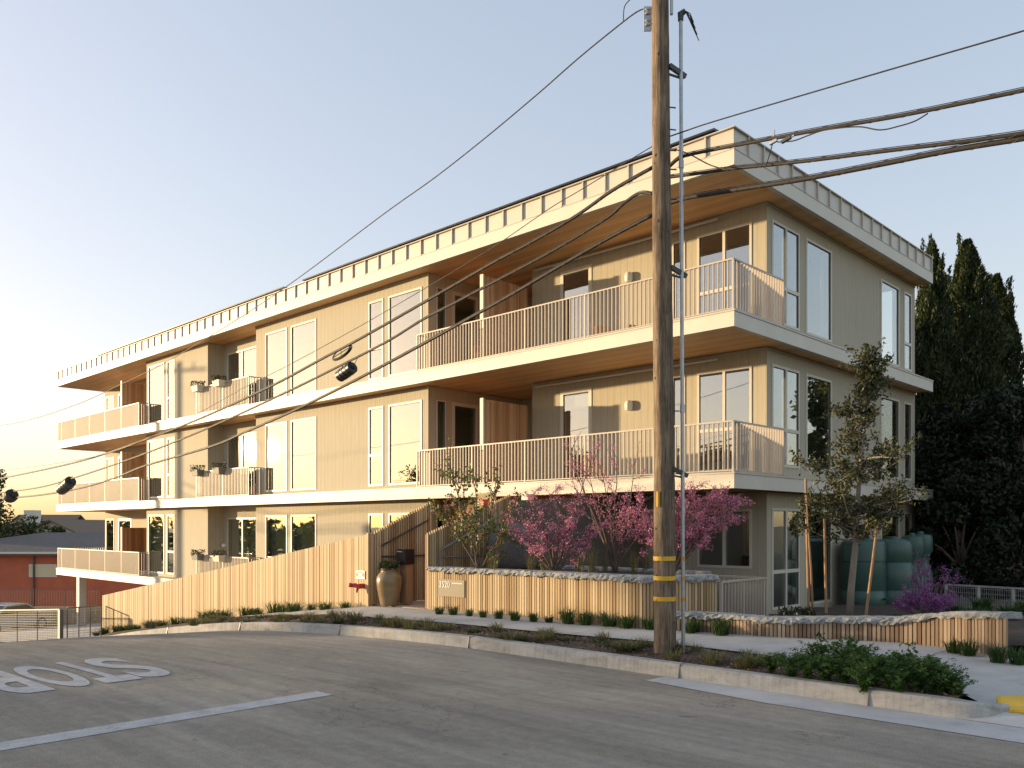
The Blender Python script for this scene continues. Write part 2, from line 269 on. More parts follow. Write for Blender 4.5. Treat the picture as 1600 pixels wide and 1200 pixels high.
# ---------------------------------------------------------------- mesh helpers
WO = {}
def tag(o, label=None, cat=None, group=None, kind=None):
    if label: o['label'] = label
    if cat: o['category'] = cat
    if group: o['group'] = group
    if kind: o['kind'] = kind
    return o
def thing(name, label, cat, loc=(0, 0, 0), group=None):
    o = bpy.data.objects.new(name, None); o.empty_display_size = .2; C.objects.link(o); o.location = loc
    tag(o, label, cat, group); WO[o.name] = Vector(loc); return o
class MB:
    def __init__(s): s.v = []; s.f = []
    def add(s, vs, fs):
        n = len(s.v); s.v += [tuple(x) for x in vs]; s.f += [tuple(i+n for i in f) for f in fs]; return s
    def hexa(s, c):  # 8 corners: bottom 0-3, top 4-7
        return s.add(c, [(0, 3, 2, 1), (4, 5, 6, 7), (0, 1, 5, 4), (1, 2, 6, 5), (2, 3, 7, 6), (3, 0, 4, 7)])
    def buv(s, u0, u1, v0, v1, z0, z1):
        return s.hexa([P(u1, v0, z0), P(u0, v0, z0), P(u0, v1, z0), P(u1, v1, z0), P(u1, v0, z1), P(u0, v0, z1), P(u0, v1, z1), P(u1, v1, z1)])
    def box(s, x0, x1, y0, y1, z0, z1):
        return s.hexa([(x0, y0, z0), (x1, y0, z0), (x1, y1, z0), (x0, y1, z0), (x0, y0, z1), (x1, y0, z1), (x1, y1, z1), (x0, y1, z1)])
    def bar(s, a, b, wd, ht, up=(0, 0, 1)):    # box between two points
        a = Vector(a); b = Vector(b); d = (b-a).normalized(); x = d.cross(Vector(up))
        if x.length < 1e-4: x = d.cross(Vector((L[0], L[1], 0)))
        x.normalize(); y = x.cross(d).normalized(); x *= wd/2; y *= ht/2
        return s.hexa([a-x-y, a+x-y, b+x-y, b-x-y, a-x+y, a+x+y, b+x+y, b-x+y])
    def prism(s, poly, z0, z1):     # poly of (x,y); z may be functions
        n = len(poly); f0 = z0 if callable(z0) else (lambda x, y: z0); f1 = z1 if callable(z1) else (lambda x, y: z1)
        vs = [(x, y, f0(x, y)) for x, y in poly]+[(x, y, f1(x, y)) for x, y in poly]
        return s.add(vs, [tuple(range(n-1, -1, -1)), tuple(range(n, 2*n))]+[(i, (i+1) % n, n+(i+1) % n, n+i) for i in range(n)])
    def tube(s, pts, rad, n=8, caps=True):
        pts = [Vector(p) for p in pts]; rad = rad if isinstance(rad, (list, tuple)) else [rad]*len(pts); base = len(s.v); fs = []; vs = []; prev = None
        for i, p in enumerate(pts):
            d = (pts[min(i+1, len(pts)-1)]-pts[max(i-1, 0)]).normalized()
            x = prev-d*prev.dot(d) if prev else d.cross(Vector((0, 0, 1)))
            if x.length < 1e-3: x = d.cross(Vector((1, 0, 0)))
            x.normalize(); prev = x; y = d.cross(x)
            for k in range(n):
                a = 2*math.pi*k/n; vs.append(p+(x*math.cos(a)+y*math.sin(a))*rad[i])
        for i in range(len(pts)-1):
            for k in range(n): fs.append((i*n+k, i*n+(k+1) % n, (i+1)*n+(k+1) % n, (i+1)*n+k))
        if caps: fs.append(tuple(range(n-1, -1, -1))); fs.append(tuple((len(pts)-1)*n+k for k in range(n)))
        return s.add(vs, fs)
    def lathe(s, c, prof, n=24, sx=1., sy=1.):
        vs = []; fs = []
        for r, z in prof:
            for k in range(n): a = 2*math.pi*k/n; vs.append((c[0]+r*math.cos(a)*sx, c[1]+r*math.sin(a)*sy, c[2]+z))
        for i in range(len(prof)-1):
            for k in range(n): fs.append((i*n+k, i*n+(k+1) % n, (i+1)*n+(k+1) % n, (i+1)*n+k))
        fs.append(tuple(range(n-1, -1, -1))); fs.append(tuple((len(prof)-1)*n+k for k in range(n)))
        return s.add(vs, fs)
    def build(s, name, mat, parent=None, smooth=False, loc=None):
        if parent is not None: org = WO[parent.name]
        elif loc is not None: org = Vector(loc)
        else:
            a = np.array(s.v); org = Vector(((a[:, 0].min()+a[:, 0].max())/2, (a[:, 1].min()+a[:, 1].max())/2, a[:, 2].min()))
        me = bpy.data.meshes.new(name); a = np.array(s.v)-np.array(org); me.from_pydata(a.tolist(), [], s.f); me.update()
        if smooth:
            me.shade_smooth()
            if smooth != 'all':
                try: me.set_sharp_from_angle(angle=math.radians(40))
                except Exception: pass
        me.materials.append(M[mat]); o = bpy.data.objects.new(name, me); C.objects.link(o)
        if parent is not None: o.parent = parent
        else: o.location = org
        WO[o.name] = org; return o
def copy_tree(o, parent=None):
    c = o.copy(); C.objects.link(c); c.parent = parent
    for ch in list(o.children): copy_tree(ch, c)
    return c
def pts_mesh(name, verts, faces, mat, parent=None, loc=(0, 0, 0)):   # big numpy meshes, verts local to loc
    me = bpy.data.meshes.new(name); n = len(verts); m = len(faces); k = faces.shape[1]
    me.vertices.add(n); me.vertices.foreach_set('co', verts.astype(np.float32).ravel())
    me.loops.add(m*k); me.loops.foreach_set('vertex_index', faces.astype(np.int32).ravel())
    me.polygons.add(m); me.polygons.foreach_set('loop_start', np.arange(0, m*k, k, dtype=np.int32)); me.polygons.foreach_set('loop_total', np.full(m, k, dtype=np.int32))
    me.update(calc_edges=True); me.materials.append(M[mat]); o = bpy.data.objects.new(name, me); C.objects.link(o)
    if parent is not None: o.parent = parent; o.location = Vector(loc)-WO[parent.name] if loc != (0, 0, 0) else (0, 0, 0); WO[o.name] = WO[parent.name]
    else: o.location = loc; WO[o.name] = Vector(loc)
    return o
def leafquads(cs, size, aspect=.5, updir=None, jit=1., sizevar=.4):
    n = len(cs); cs = np.asarray(cs, float); a = RNG.normal(size=(n, 3))
    if updir is not None: a = np.asarray(updir)+a*jit
    a /= np.linalg.norm(a, axis=1)[:, None]; b = RNG.normal(size=(n, 3)); b -= a*(a*b).sum(1)[:, None]; b /= np.linalg.norm(b, axis=1)[:, None]
    s = size*(1+sizevar*(RNG.random(n)*2-1)); a = a*s[:, None]; b = b*(s*aspect)[:, None]
    v = np.stack([cs-a*.5, cs+b*.5, cs+a*.5, cs-b*.5], 1).reshape(-1, 3); f = np.arange(4*n).reshape(n, 4); return v, f
# ---------------------------------------------------------------- terrain and surfaces
def grid_sheet(name, us, vs, zf, mat):
    mb = MB(); n = len(vs); mb.v = [P(u, v, zf(u, v)) for u in us for v in vs]
    mb.f = [(i*n+j, (i+1)*n+j, (i+1)*n+j+1, i*n+j+1) for i in range(len(us)-1) for j in range(n-1)]
    return tag(mb.build(name, mat), kind='structure')
def frange(a, b, s): return [a+(b-a)*i/max(1, round((b-a)/s)) for i in range(round((b-a)/s)+1)]
US = [-2500, -400, -120, -60, -30, -15, -8]+frange(-4, 40, 1.)+[50, 70, 120, 400, 2500]
def tz(u, v):
    z = T(u)-.10
    if v > 1.9 and u > .3: return min(z, -.95)
    if v > -2.6: return min(z, -.32)
    return z
grid_sheet('ground', US, [-2500, -400, -80, -40, -25, -15, -8]+frange(-6, 14, 1.)+[20, 40, 90, 400, 2500], tz, 'earth')
RV = [-60, -34, -30, -25, -18, -14, -12, -10.5, -9, -8, -7.4, -6.7]
grid_sheet('road', [-120, -40, -15, -8]+frange(-6, 40, .5)+[50, 80], RV, lambda u, v: T2(u, v), 'asphalt')
def kv(u):
    return -6.8 if u < 11 else -6.8+min(1., (u-11)/7)**1.3*1.6
def swf(u):  # sidewalk front edge
    return float(np.interp(u, [-9, -6.3, -5.94, -5.27, -4.43, -3.5, -1.85, -.7, .6, 2, 5.5, 7.5, 9.2], [-6.6, -6.6, -6.35, -5.98, -5.79, -5.45, -5.40, -5.60, -5.74, -5.78, -5.78, -5.70, -5.3]))
def swb(u):
    return float(np.interp(u, [-9, -6.6, -6.2, -5.6, -4.8, -4.2, -3.4, -2.7, -1.3, 1, 3.5, 5.2, 7.5, 9.5], [-2.0, -2.5, -3.1, -3.72, -3.35, -3.3, -3.6, -3.93, -4.2, -4.35, -4.5, -4.87, -5.08, -5.28]))
def strip(name, us, fa, fb, off, mat, n=3):
    return grid2(name, us, fa, fb, off, mat, n)
def grid2(name, us, fa, fb, off, mat, n=3):
    mb = MB(); w_ = n+1
    for u in us:
        for j in range(w_):
            v = fa(u)+(fb(u)-fa(u))*j/n; mb.v.append(P(u, v, T(u)+(off(u, v, j/n) if callable(off) else off)))
    mb.f = [(i*w_+j, (i+1)*w_+j, (i+1)*w_+j+1, i*w_+j+1) for i in range(len(us)-1) for j in range(n)]
    return tag(mb.build(name, mat), kind='structure')
KU = frange(-5.9, 18, .25)
# kerb as a real step: face, rounded top edge, top
mb = MB(); prof = [(-.02, -.02), (0, .0), (.012, .125), (.035, .15), (.15, .152), (.15, .0)]
for u in KU:
    for dv, dz in prof: mb.v.append(P(u, kv(u)+dv, T(u)+dz))
k = len(prof); mb.f = [(i*k+j, (i+1)*k+j, (i+1)*k+j+1, i*k+j+1) for i in range(len(KU)-1) for j in range(k-1)]
# rounded return at the ramp
arc = []
for i in range(9):
    a = math.pi/2*i/8; r = .38
    arc.append((-5.9-r*math.sin(a), -6.8+r-r*math.cos(a)))
n0 = len(mb.v)
for i, (u, v) in enumerate(arc):
    a = math.pi/2*i/8; nx, ny = math.sin(a), math.cos(a); h = 1-.25*i/8
    for dv, dz in prof: mb.v.append(P(u+nx*dv, v+ny*dv, dz*h))
mb.f += [(n0+i*k+j, n0+(i+1)*k+j, n0+(i+1)*k+j+1, n0+i*k+j+1) for i in range(len(arc)-1) for j in range(k-1)]
tag(mb.build('kerb', 'concrete_kerb', smooth=True), kind='structure')
mb = MB()
for u in (-3.17, .16, 3.2, 6.4, -5.2, 9.5):
    v = kv(u); z = T(u); mb.hexa([P(u+.006, v-.026, z-.01), P(u-.006, v-.026, z-.01), P(u-.006, v+.155, z-.01), P(u+.006, v+.155, z-.01), P(u+.006, v+.013, z+.153), P(u-.006, v+.013, z+.153), P(u-.006, v+.155, z+.1545), P(u+.006, v+.155, z+.1545)])
tag(mb.build('kerb_joint_lines', 'grey_rail'), kind='structure')
# joints in the kerb
for i, (px) in enumerate([(717), (1055), (400)]):
    pass
strip('gutter', frange(-12, -3.0, .5), lambda u: -6.8 if u > -6.3 else -6.8, lambda u: float(np.interp(u, [-12, -6.5, -4.5, -3.0], [-7.36, -7.34, -7.34, -7.16])), .005, 'concrete_new', 2)
strip('verge', frange(-5.9, 18, .2), lambda u: kv(u)+.14, lambda u: (swf(u)+.10 if u < 9.0 else -4.86), lambda u, v, s: LH(u, v)-T(u)+.115+.035*math.sin(s*math.pi)+.012*math.sin(u*9+v*7), 'mulch', 8)
strip('verge_grass_bed', frange(5.05, 9.2, .25), lambda u: swb(u)-.02, lambda u: -4.84, lambda u, v, s: LH(u, v)-T(u)+.13, 'mulch', 2)
strip('sidewalk', frange(-8.4, 9.2, .2), swf, swb, lambda u, v, s: .145+LH(u, v)-T(u) if u > -5.9 else .145-.115*max(0, 1-s*2.4)*min(1, (-5.9-u)/.25), 'concrete_slab', 10)
strip('ramp_flare', frange(-12, -5.95, .3), lambda u: -6.8, lambda u: -6.55, lambda u, v, s: .008+.06*s, 'concrete_new', 1)
grid2('street_corner_ground', frange(-14, -8.4, .8), lambda u: -6.55, lambda u: 2, .06, 'concrete_slab', 3)
mb = MB(); pl = [G(1557, 1091, .13), G(1640, 1090, .13), G(1640, 1119, .05), G(1562, 1114, .05)]
mb.add([(x, y, z+.02) for x, y, z in pl]+[(x, y, z-.03) for x, y, z in pl], [(0, 1, 2, 3), (0, 4, 5, 1), (1, 5, 6, 2), (2, 6, 7, 3), (3, 7, 4, 0)])
tp = thing('tactile_paving', 'yellow tactile warning plate on the kerb ramp at the right edge', 'tactile plate', tuple(pl[0]))
mb.build('plate', 'yellow_plate', tp)
c0, c1, c2_, c3 = [Vector(p) for p in pl]; dm = MB()
for i in range(12):
    for j in range(6):
        s_, t_ = (i+.5)/12, (j+.5)/6; q = (c0.lerp(c1, s_)).lerp(c3.lerp(c2_, s_), t_)
        dm.lathe((q.x, q.y, q.z+.02), [(.014, 0), (.010, .006)], 8)
dm.build('studs', 'yellow_plate', tp)
# sidewalk joints (thin scored grooves as dark recessed strips)
mb = MB()
for u in frange(-4.9, 5.1, 1.45):
    a, b_ = swf(u), swb(u)
    for j in range(4):
        va, vb_ = a+(b_-a)*j/4, a+(b_-a)*(j+1)/4
        mb.add([P(u, va, LH(u, va)+.149), P(u+.009, va, LH(u, va)+.149), P(u+.009, vb_, LH(u, vb_)+.149), P(u, vb_, LH(u, vb_)+.149)], [(0, 1, 2, 3)])
tag(mb.build('sidewalk_joint_lines', 'grey_rail'), kind='structure')
# entry floor and driveway
mb = MB(); mb.buv(3.6, 5.0, -4.7, 2.2, .0, .148); tag(mb.build('entry_floor', 'block_wall'), kind='structure')
mb = MB()
for (a0, a1, b0, b1) in ((18.4, 29, -5.95, 1.9), (29, 70, -5.95, 14)):
    zz = lambda u: -1.78-.085*(u-18.4)
    mb.add([P(a0, b0, zz(a0)), P(a1, b0, zz(a1)), P(a1, b1, zz(a1)), P(a0, b1, zz(a0))], [(0, 1, 2, 3)])
tag(mb.build('driveway', 'concrete_new'), kind='structure')
# painted markings
def drape(name, me_verts, faces, mat, off):
    mb = MB(); mb.v = me_verts; mb.f = faces; return mb.build(name, mat)
mb = MB()
la, lb = (-1.0, -13.6), (-.96, -9.92)
for i in range(12):
    v0 = -14.2+(4.28)*i/12; v1 = -14.2+4.28*(i+1)/12
    mb.add([P(-1.24, v0, .004), P(-.97, v0, .004), P(-.97, v1, .004), P(-1.24, v1, .004)], [(0, 1, 2, 3)])
tag(mb.build('stop_line', 'road_paint'), kind='structure')
import bmesh
def letter(ch, vc, u0, u1, wd):
    cu = bpy.data.curves.new('t', 'FONT'); cu.body = ch; cu.size = 1; cu.offset = .028; ob = bpy.data.objects.new('t', cu); C.objects.link(ob)
    bpy.context.view_layer.update(); me = bpy.data.meshes.new_from_object(ob); bpy.data.objects.remove(ob)
    bm = bmesh.new(); bm.from_mesh(me); xs = [v.co.x for v in bm.verts]; ys = [v.co.y for v in bm.verts]; x0, x1, y0, y1 = min(xs), max(xs), min(ys), max(ys)
    for i in range(1, 8):
        yy = y0+(y1-y0)*i/8; bmesh.ops.bisect_plane(bm, geom=bm.verts[:]+bm.edges[:]+bm.faces[:], plane_co=(0, yy, 0), plane_no=(0, 1, 0))
    bm.verts.ensure_lookup_table(); mb = MB()
    for v in bm.verts:
        fx = (v.co.x-x0)/(x1-x0); fy = (v.co.y-y0)/(y1-y0); vv = vc+wd/2-fx*wd; uu = u1-(u1-u0)*fy; mb.v.append(P(uu, vv, T2(uu, vv)+.006))
    mb.f = [tuple(v.index for v in f.verts) for f in bm.faces]; bm.free(); return mb
st = thing('road_lettering', 'worn white STOP painted across the lane behind the stop line', 'road marking', P(2, -11.3, 0))
for ch, vc, wd in (('S', -10.62, .42), ('T', -11.02, .40), ('O', -11.44, .42), ('P', -11.90, .40)):
    letter(ch, vc, .98, 3.05, wd).build('letter', 'road_paint', st)
# ---------------------------------------------------------------- the apartment building
B = thing('apartment_building', 'three storey beige apartment building with cream slab bands and cedar soffits on the corner', 'building', P(18, 5, -2))
FZ = [-.434, 2.686, 5.805]; CZ = [2.398, 5.505, 8.605]; DZ = [-6.239, -3.119, 0.]
UE, VE = 37.45, 11.2
# roof
mb = MB(); mb.buv(0, UE, 0, VE, 8.66, 8.875); r1 = mb.build('roof', 'fascia', B)
mb = MB(); mb.buv(0.0, UE, 0.0, VE, 8.60, 8.655); mb.build('soffit', 'soffit_wood', r1)
mb = MB(); mb.buv(-.002, UE+.002, -.002, .10, 8.58, 8.879); mb.buv(-.002, .10, .101, VE, 8.58, 8.879); mb.buv(UE-.1, UE+.002, .101, VE, 8.58, 8.879); mb.build('fascia_board', 'fascia', r1)
mb = MB(); mb.buv(.02, UE-.02, .02, .12, 8.882, 9.28); mb.buv(.02, .12, .12, VE-.02, 8.882, 9.28); mb.buv(UE-.12, UE-.02, .12, VE-.02, 8.882, 9.28); mb.buv(.12, UE-.12, VE-.12, VE-.02, 8.882, 9.28); mb.buv(.12, UE-.12, .12, VE-.12, 8.95, 9.1); mb.build('parapet', 'seam_panel', r1)
mb = MB()
u = .62
while u < UE-.1: mb.buv(u-.017, u+.017, -.024, .02, 8.89, 9.285); u += .62
v = .55
while v < VE-.1: mb.buv(-.024, .02, v-.017, v+.017, 8.89, 9.285); v += .62
mb.buv(-.02, UE+.02, -.012, .02, 8.880, 8.90); mb.buv(-.012, .02, .021, VE, 8.880, 8.90)
mb.build('seam', 'seam_rib', r1)
mb = MB(); mb.buv(-.03, UE+.03, -.04, .13, 9.286, 9.306); mb.buv(-.03, .13, .131, VE, 9.286, 9.306); mb.buv(UE-.13, UE+.03, .131, VE, 9.286, 9.306); mb.build('coping', 'seam_rib', r1)
# slabs
def slab(z1, th, name, parts):
    s = None
    for (u0, u1, v0, v1) in parts:
        pass
    mb = MB()
    for (u0, u1, v0, v1) in parts: mb.buv(u0, u1, v0, v1, z1-th+.05, z1)
    s = mb.build(name, 'fascia', B)
    mb = MB()
    for (u0, u1, v0, v1) in parts: mb.buv(u0+.1, u1-.1, v0+.1, v1, z1-th, z1-th+.048)
    mb.build('soffit', 'soffit_wood', s)
    mb = MB(); u0, u1, v0, v1 = parts[0]
    mb.buv(u0-.003, u1+.003, v0-.003, v0+.1, z1-th-.02, z1-.03)
    if u0 < 1: mb.buv(u0-.003, u0+.1, v0+.101, v1, z1-th-.02, z1-.03)
    mb.buv(u1-.1, u1+.003, v0+.101, v1, z1-th-.02, z1-.03)
    mb.build('fascia_board', 'fascia', s)
    mb = MB(); mb.buv(u0-.02, u1+.02, v0-.02, v0+.08, z1-.027, z1+.008)
    if u0 < 1: mb.buv(u0-.02, u0+.08, v0+.081, v1, z1-.027, z1+.008)
    mb.build('drip_edge', 'seam_rib', s)
    return s
slab(5.805, .30, 'floor_slab', [(0, UE, 0, VE)]); slab(2.686, .288, 'floor_slab', [(0, UE, 0, VE)])
slab(-.434, .30, 'floor_slab', [(14, UE, 0, VE)])
mb = MB(); mb.buv(.5, 14, 2.25, VE-.1, -.70, -.434); mb.build('ground_slab', 'foundation', B)
mb = MB(); mb.buv(.52, 27, 2.6, VE-.2, -4.8, -.74); mb.build('foundation_wall', 'foundation', B)
for (pu, pv) in ((36.2, .75), (36.2, 6), (30.5, 5)):
    mb = MB(); mb.buv(pu-.17, pu+.17, pv-.17, pv+.17, -4.7, -.735); mb.build('column', 'fascia', B)
# walls with openings; outward is the negative side of the plane
def wall(name, axis, c, a0, a1, z0, z1, holes, th=.18, mat='siding'):
    mb = MB(); A = sorted(set([a0, a1]+[x for h in holes for x in h[:2]])); Z = sorted(set([z0, z1]+[x for h in holes for x in h[2:4]]))
    pt = (lambda a, d, z: P(a, c+d, z)) if axis == 'v' else (lambda a, d, z: P(c+d, a, z))
    def q(*p): mb.add(p, [(0, 1, 2, 3)])
    for i in range(len(A)-1):
        for j in range(len(Z)-1):
            x0, x1, y0, y1 = A[i], A[i+1], Z[j], Z[j+1]; xm, ym = (x0+x1)/2, (y0+y1)/2
            if any(h[0] < xm < h[1] and h[2] < ym < h[3] for h in holes): continue
            q(pt(x0, 0, y0), pt(x1, 0, y0), pt(x1, 0, y1), pt(x0, 0, y1)); q(pt(x0, th, y0), pt(x1, th, y0), pt(x1, th, y1), pt(x0, th, y1))
    for h in [(a0, a1, z0, z1)]+[tuple(h[:4]) for h in holes]:
        x0, x1, y0, y1 = h
        q(pt(x0, 0, y0), pt(x0, th, y0), pt(x0, th, y1), pt(x0, 0, y1)); q(pt(x1, 0, y0), pt(x1, th, y0), pt(x1, th, y1), pt(x1, 0, y1))
        q(pt(x0, 0, y0), pt(x1, 0, y0), pt(x1, th, y0), pt(x0, th, y0)); q(pt(x0, 0, y1), pt(x1, 0, y1), pt(x1, th, y1), pt(x0, th, y1))
    return mb.build(name, mat, B)
def window(axis, c, a0, a1, z0, z1, mull=(), trans=(), fw=.055, name='window', curtain=None, inside='glass', full=0):
    def bx(mb, x0, x1, d0, d1, y0, y1):
        if axis == 'v': mb.buv(x0, x1, c+d0, c+d1, y0, y1)
        else: mb.buv(c+d0, c+d1, x0, x1, y0, y1)
    mb = MB()
    bx(mb, a0, a0+fw, -.018, .09, z0, z1); bx(mb, a1-fw, a1, -.018, .09, z0, z1)
    bx(mb, a0+fw, a1-fw, -.018, .09, z0, z0+fw); bx(mb, a0+fw, a1-fw, -.018, .09, z1-fw, z1)
    for m_ in mull: bx(mb, m_-fw*.6, m_+fw*.6, -.015, .088, z0+fw, z1-fw)
    for t_ in trans:
        edges = [a0+fw]+[x for m_ in mull for x in (m_-fw*.6, m_+fw*.6)]+[a1-fw]
        for i in range(0, len(edges), 2): bx(mb, edges[i], edges[i+1], -.015, .088, t_-fw*.7, t_+fw*.7)
    w_ = mb.build(name, 'frame_cream', B)
    # thin dark gasket line round the glass
    mb = MB(); g = .012
    for (x0, x1) in ((a0+fw, a0+fw+g), (a1-fw-g, a1-fw)): bx(mb, x0, x1, .004, .011, z0+fw, z1-fw)
    for (y0, y1) in ((z0+fw, z0+fw+g), (z1-fw-g, z1-fw)): bx(mb, a0+fw+g, a1-fw-g, .004, .011, y0, y1)
    mb.build('gasket', 'dark_steel', w_)
    mb = MB(); bx(mb, a0+.02, a1-.02, .012, .018, z0+.02, z1-.02); mb.build('pane', inside, w_)
    if curtain:
        kind, f0, f1 = curtain
        mb = MB()
        x0, x1 = a0+(a1-a0)*f0, a0+(a1-a0)*f1
        if kind == 'blind': bx(mb, a0+.05, a1-.05, .13, .14, z0+(z1-z0)*f0, z1-.04)
        else:
            n = max(3, int((x1-x0)/.04)); ys = (z0+.02, z1-.03); i0 = len(mb.v)
            for i in range(n+1):
                x = x0+(x1-x0)*i/n; d = .19+.025*(1 if i % 2 else -1)
                for y in ys: mb.v.append(P(x, c+d, y) if axis == 'v' else P(c+d, x, y))
            mb.f = [(2*i, 2*i+2, 2*i+3, 2*i+1) for i in range(n)]
        mb.build('blind' if kind == 'blind' else 'curtain', 'curtain', w_)
    return w_
def door(axis, c, a0, a1, z0, z1, fw=.10, curtain=None):
    w_ = window(axis, c, a0, a1, z0, z1, fw=fw, name='glazed_door', curtain=curtain)
    mb = MB(); a = a0+.05 if axis == 'v' else a1-.05
    q = (lambda d, z: P(a, c-d, z)) if axis == 'v' else (lambda d, z: P(c-d, a, z))
    mb.tube([q(.02, z0+1.0), q(.07, z0+1.0), q(.07, z0+1.14)], .009, 6); mb.build('handle', 'dark_steel', w_)
VB = .48; V2 = 2.22; VR = 1.1
for f in range(3):
    dz = DZ[f]; z0, z1 = FZ[f]+.01, CZ[f]-.012; sill = 5.94+dz; hd = 8.26+dz
    ml = lambda a, b: [(a, b, sill, hd)]
    cur = lambda k, a, b: (k, a, b) if f != 1 or k == 'blind' else None
    # block one, street side
    hs = [(9.83, 11.32, sill, hd), (11.56, 12.28, sill, hd), (15.04, 16.54, sill, hd), (16.77, 18.17, sill, hd)]
    wall('wall', 'v', VB, 9.57, 18.82, z0, z1, hs)
    window('v', VB, *hs[0], curtain=('curtain', 0, .2) if f == 1 else (('curtain', 0, 1) if f == 0 else None)); window('v', VB, *hs[1], trans=[6.85+dz]); window('v', VB, *hs[2], curtain=('curtain', 0, 1) if f == 0 else None); window('v', VB, *hs[3], curtain=('curtain', 0, 1) if f == 0 else None)
    # block two
    hs = [(25.22, 25.93, sill, hd+.1), (26.17, 27.72, sill, hd+.1)]
    wall('wall', 'v', VB, 22.4, 27.92, z0, z1, hs)
    window('v', VB, *hs[0], trans=[6.85+dz]); window('v', VB, *hs[1], curtain=('curtain', 0, 1) if f == 0 else None)
    # block one's return facing the corner balcony
    hs = [(.77, 1.12, sill, hd), (1.35, 2.36, FZ[f]+.05, hd)]
    wall('wall', 'u', 9.57, VB+.18, 4.2, z0, z1, hs)
    window('u', 9.57, *hs[0], fw=.035, curtain=('curtain', .35, 1)); door('u', 9.57, *hs[1])
    # returns of block one and two towards recess two (face -u on block two, +u on block one)
    wall('wall', 'u', 22.4, VB+.18, VR, z0, z1, []); wall('wall', 'u', 18.64, VB+.18, VR, z0, z1, [])
    wall('wall', 'u', 27.74, VB+.18, V2, z0, z1, [])
    hs = [(19.85, 22.03, FZ[f]+.04, 8.2+dz)]
    wall('wall', 'v', VR, 18.64, 22.58, z0, z1, hs); window('v', VR, *hs[0], mull=[20.91], name='sliding_door', curtain=('curtain', 0, 1) if f == 0 else None)
    # left end
    hs = [(35.93, 37.0, 6.0+dz, 8.25+dz), (33.8, 35.4, FZ[f]+.05, 8.25+dz)]
    wall('wall', 'v', V2, 27.92, 37.15, z0, z1, hs); window('v', V2, *hs[0]); door('v', V2, *hs[1])
    wall('wall', 'u', 36.97, V2+.18, VE-.1, z0, z1, [])
    # corner room street side
    hs = [(.82, 2.18, (5.98 if f else 6.96)+dz, hd), (2.50, 2.85, FZ[f]+.05, hd), (5.25, 6.29, FZ[f]+.05, hd+.03)]
    wall('wall', 'v', V2, .476+.18, 7.3, z0, z1, hs)
    window('v', V2, *hs[0], mull=[1.50], trans=[6.92+dz] if f else [], curtain=('curtain', 0, .12)); window('v', V2, *hs[1], fw=.04)
    door('v', V2, *hs[2], curtain=('blind', .8, 1) if f == 1 else None)
    wall('wall', 'u', 7.12, V2+.18, 4.2, z0, z1, []); wall('wall', 'v', 4.2, 7.12, 9.57, z0, z1, [])
    # right facade
    lo = 6.07+dz
    hs = [(2.44, 3.76, lo, hd+.02), (4.09, 5.47, lo, hd+.02), (8.57, 9.90, lo, hd+.02), (10.27, 10.87, lo, hd+.02)]
    wall('wall', 'u', .476, V2, VE-.05, z0, z1, hs)
    window('u', .476, *hs[0], mull=[3.11], trans=[6.89+dz]); window('u', .476, *hs[1], curtain=('curtain', .85, 1) if f == 2 else None); window('u', .476, *hs[2], curtain=('curtain', 0, .2)); window('u', .476, *hs[3], trans=[6.83+dz])
    # trim board under the soffit and corner boards
    for q_ in ((.45, 7.32, V2-.022, V2-.001), (9.55, 18.84, VB-.022, VB-.001), (22.38, 27.94, VB-.022, VB-.001), (.452, .475, V2, VE-.06)): MB().buv(*q_, z1-.06, z1-.004).build('trim', 'siding', B)
    # rooms behind
    mb = MB(); mb.buv(.7, 36.9, 6.6, 6.75, z0, z1)
    for uu in (4.7, 13.6, 24.0, 32.0): mb.buv(uu, uu+.12, 4.4 if uu < 9 else 2.5, 6.59, z0, z1)
    mb.build('interior_wall', 'interior_paint', B)
    mb = MB(); mb.buv(.67, 36.9, 4.4, 6.6, z1-.02, z1-.006); mb.buv(9.8, 18.6, 1.4, 4.39, z1-.02, z1-.006); mb.buv(.67, 7.1, 2.42, 4.39, z1-.02, z1-.006); mb.build('ceiling_inside', 'interior_paint', B)
    # sun shade track below the soffit and wall lamps
    if f:
        mb = MB(); mb.tube([P(1.6, V2-.12, 8.48+dz), P(7.1, V2-.12, 8.48+dz)], .028, 8); mb.build('shade_track', 'frame_cream', B)
        lm = MB().lathe(P(4.06, V2-.06, 7.58+dz), [(.07, -.0), (.10, .04), (.10, .16), (.085, .21), (.04, .24)], 16).build('wall_lamp', 'lamp_white', B, smooth=True)
    for (lu, lv, lz) in ((22.25, VR-.05, 7.15+dz),):
        MB().lathe(P(lu, lv, lz), [(.03, -.08), (.08, -.05), (.09, 0), (.08, .05), (.03, .08)], 14).build('wall_lamp', 'lamp_white', B, smooth=True)
# balcony dividers of cedar slats
def divider(u, v0, v1, z0, z1, mat='balcony_divider', post=.16):
    w_ = MB().buv(u-.03, u+.09, v0, v0+.05, z0, z1).build('balcony_divider', 'fascia', B)
    mb = MB(); v = v0+.055
    while v < v1-.03: mb.buv(u-.02+random.uniform(0, .012), u+.03, v, v+.038, z0+.03, z1-.03-random.uniform(0, .01)); v += .05
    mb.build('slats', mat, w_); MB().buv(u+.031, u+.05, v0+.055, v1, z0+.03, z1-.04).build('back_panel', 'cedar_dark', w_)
for f in (1, 2):
    divider(7.46, .5, V2-.0, FZ[f]+.02, 8.12+DZ[f]+(.0 if f == 2 else -.06)); divider(30.75, .55, V2, FZ[f]+.02, 8.15+DZ[f]-(.0 if f == 2 else .05))
divider(30.75, .55, V2, FZ[0]+.02, 7.85+DZ[0], 'cedar_dark')
